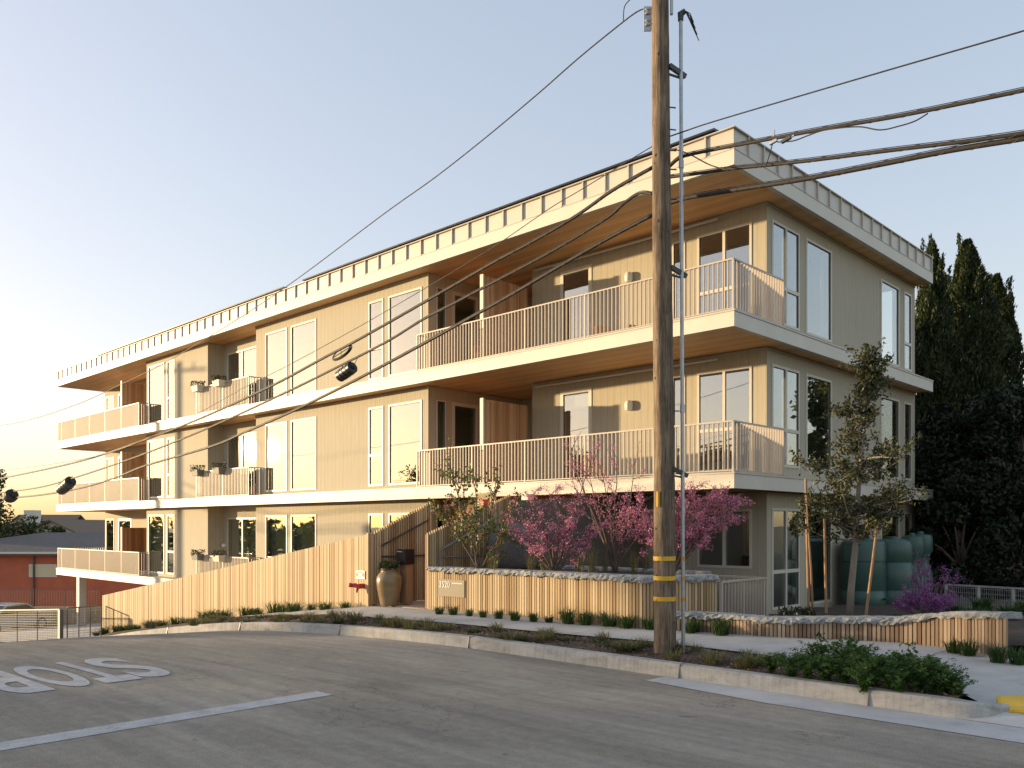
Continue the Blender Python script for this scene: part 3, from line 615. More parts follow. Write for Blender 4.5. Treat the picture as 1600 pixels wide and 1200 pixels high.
# railings
def railing(path, z0, h=1.0, parent=None, name='railing', sp=.108, post=1.85, mat='rail_paint', zb=None, topz=None, base=B):
    mb = MB(); tops = MB(); posts = []
    pts = [Vector(p) for p in path]
    for a, b in zip(pts[:-1], pts[1:]):
        d = b-a; ln = d.length; dn = d.normalized(); n = max(1, round(ln/sp)); pn = Vector((-dn.y, dn.x, 0))
        k = max(1, round(post/sp))
        for i in range(n+1):
            p = a+d*i/n; za = z0(p) if callable(z0) else z0
            if i in (0, n) or i % k == 0: posts.append((p, dn, pn, za)); continue
            x = dn*.0085; y = pn*.021
            mb.hexa([p-x-y+Vector((0, 0, za+.05)), p+x-y+Vector((0, 0, za+.05)), p+x+y+Vector((0, 0, za+.05)), p-x+y+Vector((0, 0, za+.05))]+[q+Vector((0, 0, za+h-.03)) for q in (p-x-y, p+x-y, p+x+y, p-x+y)])
        za = (z0(a), z0(b)) if callable(z0) else (z0, z0)
        tops.bar(a+Vector((0, 0, za[0]+h-.015)), b+Vector((0, 0, za[1]+h-.015)), .05, .03); tops.bar(a+Vector((0, 0, za[0]+.04)), b+Vector((0, 0, za[1]+.04)), .03, .02)
    o = mb.build(name, mat, base); tops.build('rails', mat, o)
    for p, dn, pn, za in posts:
        x = dn*.019; y = pn*.021; c = []
        for zz in (za-.05, za+h+.001):
            c += [q+Vector((0, 0, zz)) for q in (p-x-y, p+x-y, p+x+y, p-x+y)]
        MB().hexa(c).build('post', mat, o)
    return o
def Pv(u, v): return Vector(P(u, v, 0))
for f in (1, 2):
    z = FZ[f]
    railing([Pv(.476, 2.1), Pv(.04, 2.1), Pv(.04, .04), Pv(9.5, .04), Pv(9.5, VB-.02)], z)
for f in range(3):
    z = FZ[f]
    railing([Pv(18.52, VB-.02), Pv(18.52, .04), Pv(22.38, .04), Pv(22.38, VB-.02)], z)
    railing([Pv(27.6, VB-.02), Pv(27.6, .04), Pv(37.3, .04), Pv(37.3, 2.6)], z)
# ---------------------------------------------------------------- things on the balconies and roof
def arr(name, u0, u1, label):
    t_ = thing(name, label, 'solar array', P((u0+u1)/2, 3, 9.3), 'solar arrays along the roof edge')
    mb = MB(); n = round((u1-u0)/1.0)
    for i in range(n):
        a = u0+(u1-u0)*i/n; b_ = u0+(u1-u0)*(i+1)/n-.015
        mb.hexa([P(b_, .42, 9.60), P(a, .42, 9.60), P(a, 2.4, 9.70), P(b_, 2.4, 9.70), P(b_, .42, 9.64), P(a, .42, 9.64), P(a, 2.4, 9.74), P(b_, 2.4, 9.74)])
    mb.build('panel', 'pv', t_); mb = MB(); mb.buv(u0, u1, .50, .56, 9.12, 9.59); mb.build('skirt', 'coping_metal', t_)
    mb = MB(); u = u0+.2
    while u < u1: mb.buv(u, u+.05, 2.2, 2.3, 9.12, 9.68); u += 2
    mb.build('support', 'dark_steel', t_)
arr('solar_array', .68, 15.8, 'longer dark solar array above the parapet nearest the building corner')
arr('solar_array', 16.95, 33.4, 'dark solar array above the parapet at the far left of the roof')
def planterbox():
    t_ = thing('window_box', 'x', 'window box', (0, 0, 0), 'plant boxes hung on the middle balcony railings')
    WO[t_.name] = Vector((0, 0, 0)); return t_
def plant_blob(n, r, h, size, mat, name, parent, loc, aspect=.6):
    th = RNG.random(n)*6.283; rr = r*np.sqrt(RNG.random(n)); z = RNG.random(n)*h
    v, f = leafquads(np.stack([np.cos(th)*rr, np.sin(th)*rr*.5, z], 1), size, aspect); return pts_mesh(name, v, f, mat, parent, loc)
fl = ['lowest balcony', 'middle balcony', 'top balcony']
for f in range(3):
    for k, u in enumerate((22.0, 20.35)):
        x, y, z = P(u, -.10, FZ[f]+.82)
        t_ = thing('window_box', f"{'left' if k == 0 else 'right'} one of two plant boxes hung on the recessed {fl[f]} rail", 'window box', (x, y, z), 'plant boxes hung on the recessed balcony rails')
        mb = MB(); mb.hexa([P(u+.2, -.22, z), P(u-.2, -.22, z), P(u-.2, .0, z), P(u+.2, .0, z), P(u+.25, -.26, z+.22), P(u-.25, -.26, z+.22), P(u-.25, .02, z+.22), P(u+.25, .02, z+.22)])
        mb.build('box', 'planterbox_cream' if (f == 2 or (f == 0 and k)) else 'planterbox_grey', t_)
        plant_blob(240, .28, .22, .06, 'leaf_oak', 'leaves', t_, (x, y, z+.18))
def tub_chair(u, v, z, label, s=1., mat='wicker'):
    x, y, _ = P(u, v); t_ = thing('tub_chair', label, 'chair', (x, y, z), 'woven tub chairs on the balconies')
    MB().lathe((x, y, z), [(.24*s, .02), (.27*s, .20), (.29*s, .38*s), (.26*s, .40*s), (.20*s, .36*s)], 24).build('seat', mat, t_, smooth=True)
    mb = MB(); n = 16; vs = []; ins = []
    for i in range(n+1):
        a = math.pi*.15+math.pi*1.0*i/n; h = .55+.14*math.sin(math.pi*i/n)
        for r, zz in ((.30, .36), (.33, h), (.30, h), (.27, .36)):
            mb.v.append((x+r*s*math.cos(a), y+r*s*math.sin(a), z+zz*s))
    mb.f = [(4*i+j, 4*i+4+j, 4*i+4+(j+1) % 4, 4*i+(j+1) % 4) for i in range(n) for j in range(4)]; mb.f += [(0, 1, 2, 3), (4*n, 4*n+1, 4*n+2, 4*n+3)]
    mb.build('backrest', mat, t_, smooth=True)
tub_chair(4.1, 1.35, FZ[2], 'woven orange tub chair on the top corner balcony, nearer the dividing screen', .95)
tub_chair(3.3, 1.5, FZ[2], 'woven orange tub chair on the top corner balcony, next to the utility pole', .8)
tub_chair(7.9, 1.0, FZ[2], 'woven tub chair on the top balcony between the slatted screen and the glazed door', 1.0)
tub_chair(4.4, 1.3, FZ[1], 'woven tub chair on the middle corner balcony behind the redbud blossom', .9)
for f in (1, 2):
    x, y, _ = P(19.2, .65); z = FZ[f]
    t_ = thing('potted_plant', f'dark leafy potted plant at the right end of the {fl[f]} with the plant boxes', 'potted plant', (x, y, z), 'potted plants on the recessed balconies')
    MB().lathe((x, y, z), [(.13, .01), (.17, .15), (.20, .34), (.18, .36)], 20).build('pot', 'terracotta', t_, smooth=True)
    plant_blob(420, .30, .55, .10, 'leaf_oak', 'leaves', t_, (x, y, z+.34))
# ---------------------------------------------------------------- slatted walls
def resample(path, step):
    pts = [Vector((*p, 0)) if len(p) == 2 else Vector(p) for p in path]; out = []; carry = 0.
    for a, b in zip(pts[:-1], pts[1:]):
        ln = (b-a).length; s = carry
        while s < ln: out.append((a+(b-a)*s/ln, (b-a).normalized())); s += step
        carry = s-ln
    return out
def smooth_path(pts, n=6):
    pts = [Vector((p[0], p[1], 0)) for p in pts]; out = []
    for i in range(len(pts)-1):
        p0, p1, p2, p3 = pts[max(i-1, 0)], pts[i], pts[i+1], pts[min(i+2, len(pts)-1)]
        for k in range(n):
            t = k/n; out.append(.5*((2*p1)+(p2-p0)*t+(2*p0-5*p1+4*p2-p3)*t*t+(3*p1-p0-3*p2+p3)*t**3))
    out.append(pts[-1]); return [(p.x, p.y) for p in out]
def slats(path, zb, zt, mat, w=.042, gap=.012, th=.028, parent=None, name='slats', jit=.006, backing=True, bt=.03):
    mb = MB(); bk = MB(); s = resample(path, w+gap)
    for p, d in s:
        n = Vector((-d.y, d.x, 0)); a = p; b = p+d*w; o = n*random.uniform(0, jit); q = [a+o, b+o, b+n*th+o, a+n*th+o]
        z0, z1 = zb(p), zt(p)-random.uniform(0, .004)
        mb.hexa([(v.x, v.y, z0) for v in q]+[(v.x, v.y, z1) for v in q])
    o = mb.build(name, mat, parent)
    if backing:
        for (p, d), (p2, d2) in zip(s[:-1], s[1:]):
            n = Vector((-d.y, d.x, 0)); n2 = Vector((-d2.y, d2.x, 0)); q = [p+n*(th+.012), p2+n2*(th+.012), p2+n2*(th+.012+bt), p+n*(th+.012+bt)]
            z0, z1 = zb(p), zt(p)-.03; bk.hexa([(v.x, v.y, z0) for v in q]+[(v.x, v.y, z1) for v in q])
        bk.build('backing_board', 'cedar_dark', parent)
    return o
def uvz(p): return UVof(p.x, p.y)
# long fence stepping down the hill: top is a straight rake
fp = [P(18.3, -4.87)[:2], P(12, -4.87)[:2], P(5.04, -4.87)[:2]]
ft = thing('slatted_fence', 'long pale cedar slat fence running down the hill beside the road', 'fence', P(12, -4.87, -1))
def ftop(p):
    u = uvz(p)[0]; return float(np.interp(u, [5.04, 9.25, 18.04, 18.4], [1.50, .88, -.39, -.44]))
slats(fp, lambda p: LH(uvz(p)[0], -4.87)+.06, ftop, 'cedar', parent=ft, w=.046, gap=.006, th=.02, jit=.008)
mb = MB(); mb.buv(5.0, 5.06, -4.9, -4.80, .1, 1.52); mb.build('end_post', 'cedar', ft)
# return of the fence at the gate
# tall entry screen
et = thing('entry_screen', 'tall cedar slat screen with raked top left of the entry path', 'screen', P(5.04, -4, 0))
def etop(p): v = uvz(p)[1]; return float(np.interp(v, [-4.87, -3.3], [1.50, 2.17]))
slats([P(5.0, -4.8)[:2], P(5.0, -3.3)[:2]], lambda p: .15, etop, 'cedar', w=.036, gap=.022, th=.03, parent=et)
mb = MB(); mb.bar(P(4.97, -4.6, 1.27), P(4.97, -3.4, 1.78), .02, .03); mb.bar(P(4.97, -4.6, 1.06), P(4.97, -3.3, 1.06), .02, .03); mb.build('brace', 'dark_steel', et)
# planter screen right of the entry
ps = thing('planter_screen', 'cedar slat screen with raked top behind the grey handrail', 'screen', P(3.56, -3.6, .8))
def ptop(p): v = uvz(p)[1]; return float(np.interp(v, [-4.62, -3.2, -2.2, -1.9], [1.52, 2.02, 2.38, 2.39]))
slats([P(3.60, -4.60)[:2], P(3.60, -2.45)[:2]], lambda p: .15, ptop, 'cedar', w=.036, gap=.02, th=.03, parent=ps)
MB_q = MB().hexa([P(3.75, -2.42, -.4), P(3.6, -2.42, -.4), P(3.6, 2.2, -.4), P(3.75, 2.2, -.4), P(3.75, -2.42, 2.16), P(3.6, -2.42, 2.16), P(3.6, 2.2, 2.39), P(3.75, 2.2, 2.39)]).build('sun_block_wall', 'shade_toned_plaster'); tag(MB_q, 'plain wall added to block sun behind the redbuds, painted dark as shade', 'wall')  # wall added to block the sun, shade painted into its dark colour
# dark slat wall deep in the entry
dw = thing('entry_wall', 'dark cedar slat wall at the back of the entry under the slab', 'wall', P(6, 1.4, 0))
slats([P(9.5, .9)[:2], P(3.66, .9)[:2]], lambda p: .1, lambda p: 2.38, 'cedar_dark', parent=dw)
mb = MB(); mb.buv(5.2, 5.42, -.2, 0, .1, 2.395); tag(mb.build('entry_column', 'fascia'), 'pale square column standing behind the tall entry screen', 'column')
# big planter
pu = [(3.58, -4.63), (2.2, -4.52), (.9, -4.44), (-.3, -4.42), (-.9, -4.32), (-1.25, -4.05), (-1.45, -3.7), (-1.58, -3.3)]
pp = smooth_path([P(u, v)[:2] for u, v in pu], 5)
pbk = [P(-.85, -2.25)[:2], P(.5, -2.3)[:2], P(3.4, -2.3)[:2]]
pl = thing('planter_wall', 'raised planter wall of cedar slats under a rough granite coping with the house number', 'planter', P(1, -4.4, 0))
slats(pp, lambda p: .10, lambda p: .84, 'cedar', parent=pl, w=.040, gap=.014)
def coping(path, zt, th, wd, parent, over=.03, seed=1):
    rs = resample(path, .045); mb = MB(); rnd = random.Random(seed); nx = 6
    prof0 = [(-over, 0), (-over-.012, .33), (-over-.006, .66), (-over+.012, 1.), (wd*.35, 1.), (wd*.75, 1.), (wd, 1.), (wd+.01, 0)]
    w1 = rnd.random()*9
    for i, (p, d) in enumerate(rs):
        n = Vector((-d.y, d.x, 0)); z1 = zt(p); low = .008*math.sin(i*.23+w1)+.010*math.sin(i*.71+2)+rnd.uniform(-.016, .014)
        for j, (o, s) in enumerate(prof0):
            oo = o+(rnd.uniform(-.020, .012) if j < 4 else 0); zz = z1-th*(1-s)+(low if j == 0 else 0)+(rnd.uniform(-.006, .006) if 0 < j < 4 else rnd.uniform(-.003, .003))
            q = p+n*oo; mb.v.append((q.x, q.y, zz))
    k = len(prof0); mb.f = [(i*k+j, (i+1)*k+j, (i+1)*k+j+1, i*k+j+1) for i in range(len(rs)-1) for j in range(k-1)]
    mb.f += [(i*k+k-1, (i+1)*k+k-1, (i+1)*k, i*k) for i in range(len(rs)-1)]; mb.f += [tuple(range(k)), tuple((len(rs)-1)*k+j for j in range(k-1, -1, -1))]
    return mb.build('coping', 'granite', parent)
coping(pp, lambda p: .915, .085, .30, pl)
coping([P(3.4, -2.42)[:2], P(.5, -2.42)[:2], P(-.8, -2.4)[:2]], lambda p: .90, .07, .26, pl, seed=5)
mb = MB(); pin = [P(u, v)[:2] for u, v in ((3.55, -4.5), (.9, -4.3), (-.8, -4.1), (-1.38, -3.3), (-.85, -2.3), (3.55, -2.3))]
mb.prism(pin, -.4, .84); tag(mb.build('planter_soil', 'soil'), kind='structure')
# house number plate on the planter
hx = thing('address_plate', 'bronze address plate reading 3520 on the planter wall', 'sign', P(3.1, -4.66, .45))
def on_planter(u, d, z):   # plate plane just proud of the slats, along the planter's left face
    a = Vector(P(3.58, -4.63)); b = Vector(P(2.2, -4.52)); t = (3.58-u)/1.38; dn = (b-a).normalized(); n = Vector((-dn.y, dn.x, 0)); q = a+(b-a)*t-n*d; return (q.x, q.y, z)
ua, ub = 3.30, 2.66
mb = MB(); mb.hexa([on_planter(ua, .012, .40), on_planter(ub, .012, .40), on_planter(ub, .002, .40), on_planter(ua, .002, .40), on_planter(ua, .012, .70), on_planter(ub, .012, .70), on_planter(ub, .002, .70), on_planter(ua, .002, .70)])
mb.build('plate', 'sign_bronze', hx)
def text_on(body, height, origin, xdir, parent, mat, name='lettering', depth=.004, xs=1.):
    cu = bpy.data.curves.new('t', 'FONT'); cu.body = body; cu.size = 1; cu.extrude = 0; ob = bpy.data.objects.new('t', cu); C.objects.link(ob)
    bpy.context.view_layer.update(); me = bpy.data.meshes.new_from_object(ob); bpy.data.objects.remove(ob)
    x = Vector(xdir).normalized(); z = Vector((0, 0, 1)); s = height/.7; mb = MB()
    mb.v = [tuple(Vector(origin)+x*(v.co.x*s*xs)+z*(v.co.y*s)) for v in me.vertices]; mb.f = [tuple(p.vertices) for p in me.polygons]
    return mb.build(name, mat, parent)
xd = Vector(on_planter(ub, 0, 0))-Vector(on_planter(ua, 0, 0))
text_on('3520', .11, on_planter(3.27, .018, .56), xd, hx, 'letter_white', xs=.86)
mb = MB()
for i in range(10): q0 = 2.95-i*.026; mb.add([on_planter(q0, .017, .63), on_planter(q0-.018, .017, .63), on_planter(q0-.018, .017, .652), on_planter(q0, .017, .652)], [(0, 1, 2, 3)])
mb.build('small_print', 'letter_white', hx)
for uu in (3.12, 2.85):
    a = on_planter(uu, .03, .80); mb = MB(); mb.tube([a, (a[0], a[1], a[2]+.04)], .018, 10)
    tag(mb.build('sign_light', 'dark_steel'), f"small downlight under the granite coping above the {'left' if uu > 3 else 'right'} half of the address plate", 'downlight', 'downlights above the address plate')
# handrail
hr = thing('handrail', 'grey steel handrail rising behind the granite coping', 'handrail', P(3.5, -4.4, .9))
mb = MB(); mb.tube([P(3.44, -4.42, .9), P(3.44, -4.42, 1.20), P(3.44, -4.38, 1.235), P(3.44, -2.9, 1.86)], .024, 8); mb.build('rail', 'grey_rail', hr, smooth=True)
mb = MB(); mb.tube([P(3.44, -4.42, 1.08), P(3.44, -2.5, 1.08)], .015, 8); mb.build('mid_rail', 'grey_rail', hr, smooth=True)
# white railing beside the corner windows
gr = thing('area_railing', 'pale metal picket railing between planter and corner windows', 'railing', P(-1.6, -2.5, 0))
railing([Pv(-1.62, -3.25), Pv(-1.62, -1.85)], -.05, .87, name='pickets', base=gr, sp=.095, post=.7)
railing([Pv(-1.62, -1.85), Pv(.3, -1.85)], -.05, .87, name='pickets', base=gr, sp=.095, post=.9)
# low curved wall
lw = [G(1040, 984.5, .14), G(1120, 988, .14), G(1200, 995, .14), G(1300, 999, .14), G(1400, 1004, .14), G(1475, 1011, .14), G(1540, 1023, .14), G(1567, 1028, .14)]
lp = smooth_path([p[:2] for p in lw], 5)
lt = thing('garden_wall', 'low curved garden wall of weathered slats with granite coping along the sidewalk', 'garden wall', lw[3])
xs_ = [p[0] for p in lw]
def lz(p): return float(np.interp(p.x, [2.3, 3.5, 4.98, 5.3, 5.62], [.41, .40, .46, .54, .66]))
slats(lp, lambda p: .13, lambda p: lz(p)-.06, 'cedar_weathered', parent=lt, w=.040, gap=.014)
coping(lp, lz, .075, .26, lt, seed=4)
lw2 = [P(-6.05, -3.35)[:2], P(-6.25, -2.9)[:2], P(-6.7, -2.2)[:2], P(-7.6, -1.6)[:2]]
lt2 = thing('garden_wall', 'second lower slatted garden wall with granite coping at the right edge', 'garden wall', (*lw2[0], 0))
lp2 = smooth_path(lw2, 6); slats(lp2, lambda p: .05, lambda p: .40+.14*min(1, (p.x-5.6)/1.2), 'cedar_weathered', parent=lt2)
coping(lp2, lambda p: .49+.14*min(1, (p.x-5.6)/1.2), .075, .26, lt2, seed=9)
# garden bed behind the low wall
gp = [(p[0]+.05, p[1]+.12) for p in lp]
mb = MB(); nr = 26; gp = gp+[(gp[-1][0]+.7, gp[-1][1]-.1), (gp[-1][0]+2.5, gp[-1][1])]
for (x, y) in gp:
    for j in range(nr+1):
        k = 1+(j/nr)**1.5*1.1; mb.v.append((x*k, y*k, .27-.47*min(1, max(0, y*k-13.2)/2.0)))
for i in range(len(gp)-1):
    for j in range(nr):
        a, c = mb.v[i*(nr+1)+j], mb.v[(i+1)*(nr+1)+j+1]; u, v = UVof((a[0]+c[0])/2, (a[1]+c[1])/2)
        if (u > .2 and v > 1.6) or (u > -1.3 and -4.6 < v < -2.0): continue
        mb.f.append((i*(nr+1)+j, (i+1)*(nr+1)+j, (i+1)*(nr+1)+j+1, i*(nr+1)+j+1))
tag(mb.build('garden_bed', 'soil'), kind='structure')
# ---------------------------------------------------------------- entry objects
x, y, _ = P(4.58, -4.72); pt = thing('garden_urn', 'large glazed brown clay urn with a leafy plant by the entry', 'urn', (x, y, .148))
MB().lathe((x, y, .148), [(.15, 0), (.17, .03), (.205, .2), (.235, .36), (.245, .46), (.235, .54), (.20, .60), (.165, .63), (.16, .66), (.185, .69), (.18, .705), (.14, .70), (.13, .62)], 36).build('body', 'pot_glaze', pt, smooth=True)
n = 260; th = RNG.random(n)*6.283; rr = .2*np.sqrt(RNG.random(n)); v_, f_ = leafquads(np.stack([np.cos(th)*rr, np.sin(th)*rr, RNG.random(n)*.16], 1), .07, .6); pts_mesh('leaves', v_, f_, 'leaf_oak', pt, (x, y, .148+.68))
xp, yp, _ = P(4.50, -4.38); pi_ = thing('intercom_post', 'timber entry post topped with a black directory sign', 'entry post', (xp, yp, .148))
def pbox(u0, u1, v0, v1, z0, z1, n, m, p): return MB().buv(u0, u1, v0, v1, z0, z1).build(n, m, p)
pbox(4.40, 4.60, -4.45, -4.30, .17, .92, 'post', 'stake_wood', pi_); pbox(4.37, 4.64, -4.50, -4.28, .922, 1.21, 'directory', 'sign_black', pi_)
mb = MB()
for i in range(9): mb.add([P(4.62-i*.017, -4.503, 1.155), P(4.608-i*.017, -4.503, 1.155), P(4.608-i*.017, -4.503, 1.172), P(4.62-i*.017, -4.503, 1.172)], [(0, 1, 2, 3)])
mb.build('print', 'letter_white', pi_)
us_, _ = Vp(563, 898, -4.9); sg = thing('warning_sign', 'small white and red warning sign on the end of the fence', 'sign', P(us_, -4.90, .77))
uL, zT = Vp(556, 891, -4.9); uR, zB = Vp(570, 905, -4.9)
pbox(uR, uL, -4.905, -4.895, zB, zT, 'plate', 'sign_white', sg); zc = (zT+zB)/2; wd_ = uL-uR
mb = MB(); e = -4.909
for s_, x0 in ((1, uR+.02), (-1, uL-.02)): mb.add([P(x0, e, zc-.045), P(x0, e, zc+.045), P(x0+s_*.075, e, zc)], [(0, 1, 2)])
mb.build('arrows', 'red_sign', sg); mb = MB()
for zz, n_ in ((zT-.045, 9), (zB+.03, 6)):
    for i in range(n_): x0 = (uL+uR)/2+(i-n_/2)*.019; mb.add([P(x0, e, zz), P(x0+.012, e, zz), P(x0+.012, e, zz+.018), P(x0, e, zz+.018)], [(0, 1, 2, 3)])
mb.build('print', 'sign_black', sg)
FU, FZc = Vp(562, 916, -4.95)
fd = thing('fire_hose_connection', 'red twin outlet fire hose connection projecting from the fence', 'fire connection', P(FU, -4.9, FZc-.02))
mb = MB(); mb.tube([P(FU, -4.86, FZc), P(FU, -5.0, FZc)], .05, 12); mb.build('flange', 'red_paint', fd, smooth=True)
for s_ in (-1, 1):
    mb = MB(); mb.tube([P(FU, -4.98, FZc), P(FU+s_*.07, -5.07, FZc+.02), P(FU+s_*.10, -5.13, FZc+.03)], [.035, .038, .045], 12); mb.build('outlet', 'red_paint', fd, smooth=True)
mb = MB(); mb.tube([P(FU, -5.0, FZc-.02), P(FU, -5.02, FZc-.12)], [.025, .018], 8); mb.build('drain', 'red_paint', fd)
ub_, zb_ = Vp(761, 787, -1.55); rb = thing('fire_bell', 'red fire alarm bell on the slatted wall under the slab', 'fire bell', P(ub_, -1.55, zb_))
MB().tube([P(ub_, -1.6, zb_), P(ub_, -1.66, zb_), P(ub_, -1.70, zb_)], [.10, .095, .05], 20).build('gong', 'red_bell', rb, smooth=True); MB().tube([P(ub_, -1.4, zb_-.02), P(ub_, -1.6, zb_-.02)], .06, 8).build('bracket', 'red_bell', rb)
wlm = MB().buv(ub_-.1, ub_+.5, -1.42, -1.36, .84, 2.39); tag(wlm.build('timber_wall_pier', 'cedar'), 'short cedar wall pier carrying the red fire bell', 'wall pier')
# ---------------------------------------------------------------- utility pole
PX, PY = 1.82, 10.11
up = thing('utility_pole', 'tall weathered wooden utility pole with yellow bands at the kerb', 'utility pole', (PX, PY, .1))
n = 36; mb = MB(); rows = 60
for i in range(rows+1):
    s = i/rows; z = .05+s*9.6; r = .131-.0040*z; cx = PX-.0075*z; cy = PY
    for k in range(n):
        a = 6.28318*k/n; rr = r*(1+.03*math.sin(3*a+z*.7)+.02*math.sin(7*a+1.3*z)+random.uniform(-.02, .02)); mb.v.append((cx+rr*math.cos(a), cy+rr*math.sin(a), z))
mb.f = [(i*n+k, i*n+(k+1) % n, (i+1)*n+(k+1) % n, (i+1)*n+k) for i in range(rows) for k in range(n)]
mb.build('shaft', 'pole_wood', up, smooth='all')
def pz(py, Y=PY-.13): return CAMZ+(HY-py)*Y/F
def pc(z): return PX-.0075*z, PY, .131-.0040*z
for py in (873, 904, 936.5):
    z = pz(py); cx, cy, r = pc(z); MB().lathe((cx, cy, z-.025), [(r*1.05, 0), (r*1.055, .05)], 28).build('yellow_band', 'yellow_band', up, smooth=True)
z = pz(780); cx, cy, r = pc(z); MB().box(cx-.10, cx-.075, cy-r-.006, cy-r*.6, z-.09, z+.09).build('tag', 'yellow_band', up)
CXp = lambda z: 2.035-.004*z
cd = MB(); zt_ = pz(30, 10.11); cd.tube([(CXp(0), 10.11, .1), (CXp(3), 10.11, 3), (CXp(zt_), 10.11, zt_)], .0225, 14); cdo = cd.build('conduit', 'galvanised', up, smooth=True)
MB().tube([(CXp(8), 10.11, zt_-.02), (CXp(8), 10.11, zt_+.06), (CXp(8)+.05, 10.08, zt_+.085)], [.032, .042, .028], 14).build('weatherhead', 'dark_steel', cdo, smooth=True)
for k in range(4):
    MB().tube([(CXp(8)+.05, 10.08, zt_+.08), (CXp(8)+.10, 10.05, zt_+.03-.03*k), (CXp(8)+.13+.03*k, 10.0+.04*k, zt_-.10-.05*k)], .006, 6).build('conductor', 'cable_lashed', cdo, smooth=True)
for zz in (3, 5.9): MB().lathe((CXp(zz), 10.11, zz), [(.03, 0), (.03, .09)], 14).build('coupling', 'galvanised', cdo, smooth=True)
for py in (873, 904, 936.5): MB().lathe((CXp(1), 10.11, pz(py, 10.11)-.02), [(.0245, 0), (.0245, .045)], 14).build('orange_band', 'orange_band', cdo, smooth=True)
for py in (104, 421, 738):
    z = pz(py); mb = MB(); mb.bar((PX+.09-.0075*z, PY-.06, z+.05), (CXp(z)+.06, PY+.04, z-.03), .05, .05, (0, 1, 0)); mb.bar((PX+.09-.0075*z, PY-.02, z-.03), (CXp(z), PY+.03, z-.05), .02, .02); mb.build('standoff_bracket', 'dark_steel', up)
for py in (228, 258, 305, 160, 640, 195): 
    z = pz(py); mb = MB(); cx, cy, r = pc(z); mb.tube([(cx+r*.6, cy-.02, z), (cx+r+.07, cy, z)], .008, 6); mb.build('bolt', 'dark_steel', up)
for py in (6, 24):
    z = pz(py); cx, cy, r = pc(z); MB().lathe((cx-r-.05, cy+.03, z-.035), [(.03, 0), (.038, .012), (.022, .03), (.022, .04), (.038, .058), (.03, .07)], 14).build('insulator', 'porcelain', up, smooth=True)
mb = MB(); z = pz(15); mb.box(PX-.06-.10-.09, PX-.06-.10, PY+.02, PY+.04, z-.16, z+.13); mb.build('insulator_rack', 'galvanised', up)
mb = MB(); z = pz(5); mb.box(PX+.04, PX+.07, PY-.13, PY-.09, z-.12, z+.14); mb.build('bracket_plate', 'galvanised', up)
# knots and cracks
mb = MB()
for i in range(26):
    z = random.uniform(.5, 7.8); a = random.uniform(3.6, 5.9); cx, cy, r = pc(z); mb.lathe((cx+r*math.cos(a)*.985, cy+r*math.sin(a)*.985, z), [(.004, -.018), (.012, 0), (.004, .018)], 8)
mb.build('knots', 'bark_dark', up)
mb = MB()
for a, z0_, z1_ in ((5.35, .3, 3.9), (4.9, 4.6, 6.6), (5.6, 2.2, 5.6), (4.3, 1.2, 2.6)):
    q = []
    for i in range(24):
        z = z0_+(z1_-z0_)*i/23; cx, cy, r = pc(z); aa = a+.02*math.sin(i*.9); q.append((cx+r*math.cos(aa)*.992, cy+r*math.sin(aa)*.992, z))
    mb.tube(q, [.001]+[.0045]*22+[.001], 5)
mb.build('cracks', 'bark_dark', up)
# ---------------------------------------------------------------- cables
def cable(pix, v, r, label, mat='cable_black', name='overhead_cable', lash=False, tail=None, group='overhead cables strung along the street'):
    pts = []
    for px, py in pix:
        u, z = Vp(px, py, v); pts.append(Vector(P(u, v, z)))
    if tail: pts.append(Vector(tail))
    sm = []
    for i in range(len(pts)-1):
        p0, p1, p2, p3 = pts[max(i-1, 0)], pts[i], pts[i+1], pts[min(i+2, len(pts)-1)]
        for k in range(6):
            t = k/6; sm.append(.5*((2*p1)+(p2-p0)*t+(2*p0-5*p1+4*p2-p3)*t*t+(3*p1-p0-3*p2+p3)*t**3))
    sm.append(pts[-1]); rr = r if isinstance(r, list) else r
    o = MB().tube(sm, rr, 8).build(name, mat, smooth='all'); tag(o, label, 'cable', group)
    if lash:
        mb = MB(); acc = 0; hel = []
        for a, b in zip(sm[:-1], sm[1:]):
            ln = (b-a).length; d = (b-a).normalized(); x = d.cross(Vector((0, 0, 1))).normalized(); y = x.cross(d); m = max(1, int(ln/.025))
            for i in range(m):
                s = acc+ln*i/m; an = s*2*math.pi/.32; hel.append(a+(b-a)*i/m+(x*math.cos(an)+y*math.sin(an))*(r+.001))
            acc += ln
        mb.tube(hel, .0016, 4, False); mb.build('lashing_wire', 'lash', o)
        mb = MB(); mb.tube([p+Vector((0, 0, r+.008)) for p in sm], .0045, 5); mb.build('support_strand', 'cable_lashed', o)
    return sm
FP = (36.5, -6.1)
farpole = lambda z: P(FP[0], FP[1]+.15, z)
cable([(1014, 14), (1000, 16), (974, 34), (905, 90), (840, 147), (760, 214), (680, 277), (600, 334), (475, 428), (397, 482), (327, 526), (250, 571), (190, 600), (125, 630), (50, 655), (0, 665), (-60, 672)], -6.05, .0085, 'highest thin cable sweeping down to the left from the pole top', tail=farpole(8.6))
cable([(1019, 229), (997, 242), (907, 297), (860, 325), (780, 380), (730, 411), (670, 447), (560, 511), (450, 571), (392, 600), (320, 640), (250, 676), (150, 713), (20, 733), (-60, 738)], -6.0, .006, 'thinnest dark service wire leaving the pole just below the roof edge', tail=farpole(5.2))
smA = cable([(1020, 262), (957, 298), (900, 338), (830, 379), (772, 410), (685, 460), (560, 531), (505, 560), (425, 603), (325, 649), (250, 679), (165, 709), (100, 727), (0, 748), (-60, 758)], -5.95, 0.0195, 'upper thick cable left of the pole carrying the oval slack loop', tail=farpole(4.6), mat='cable_lashed', lash=True)
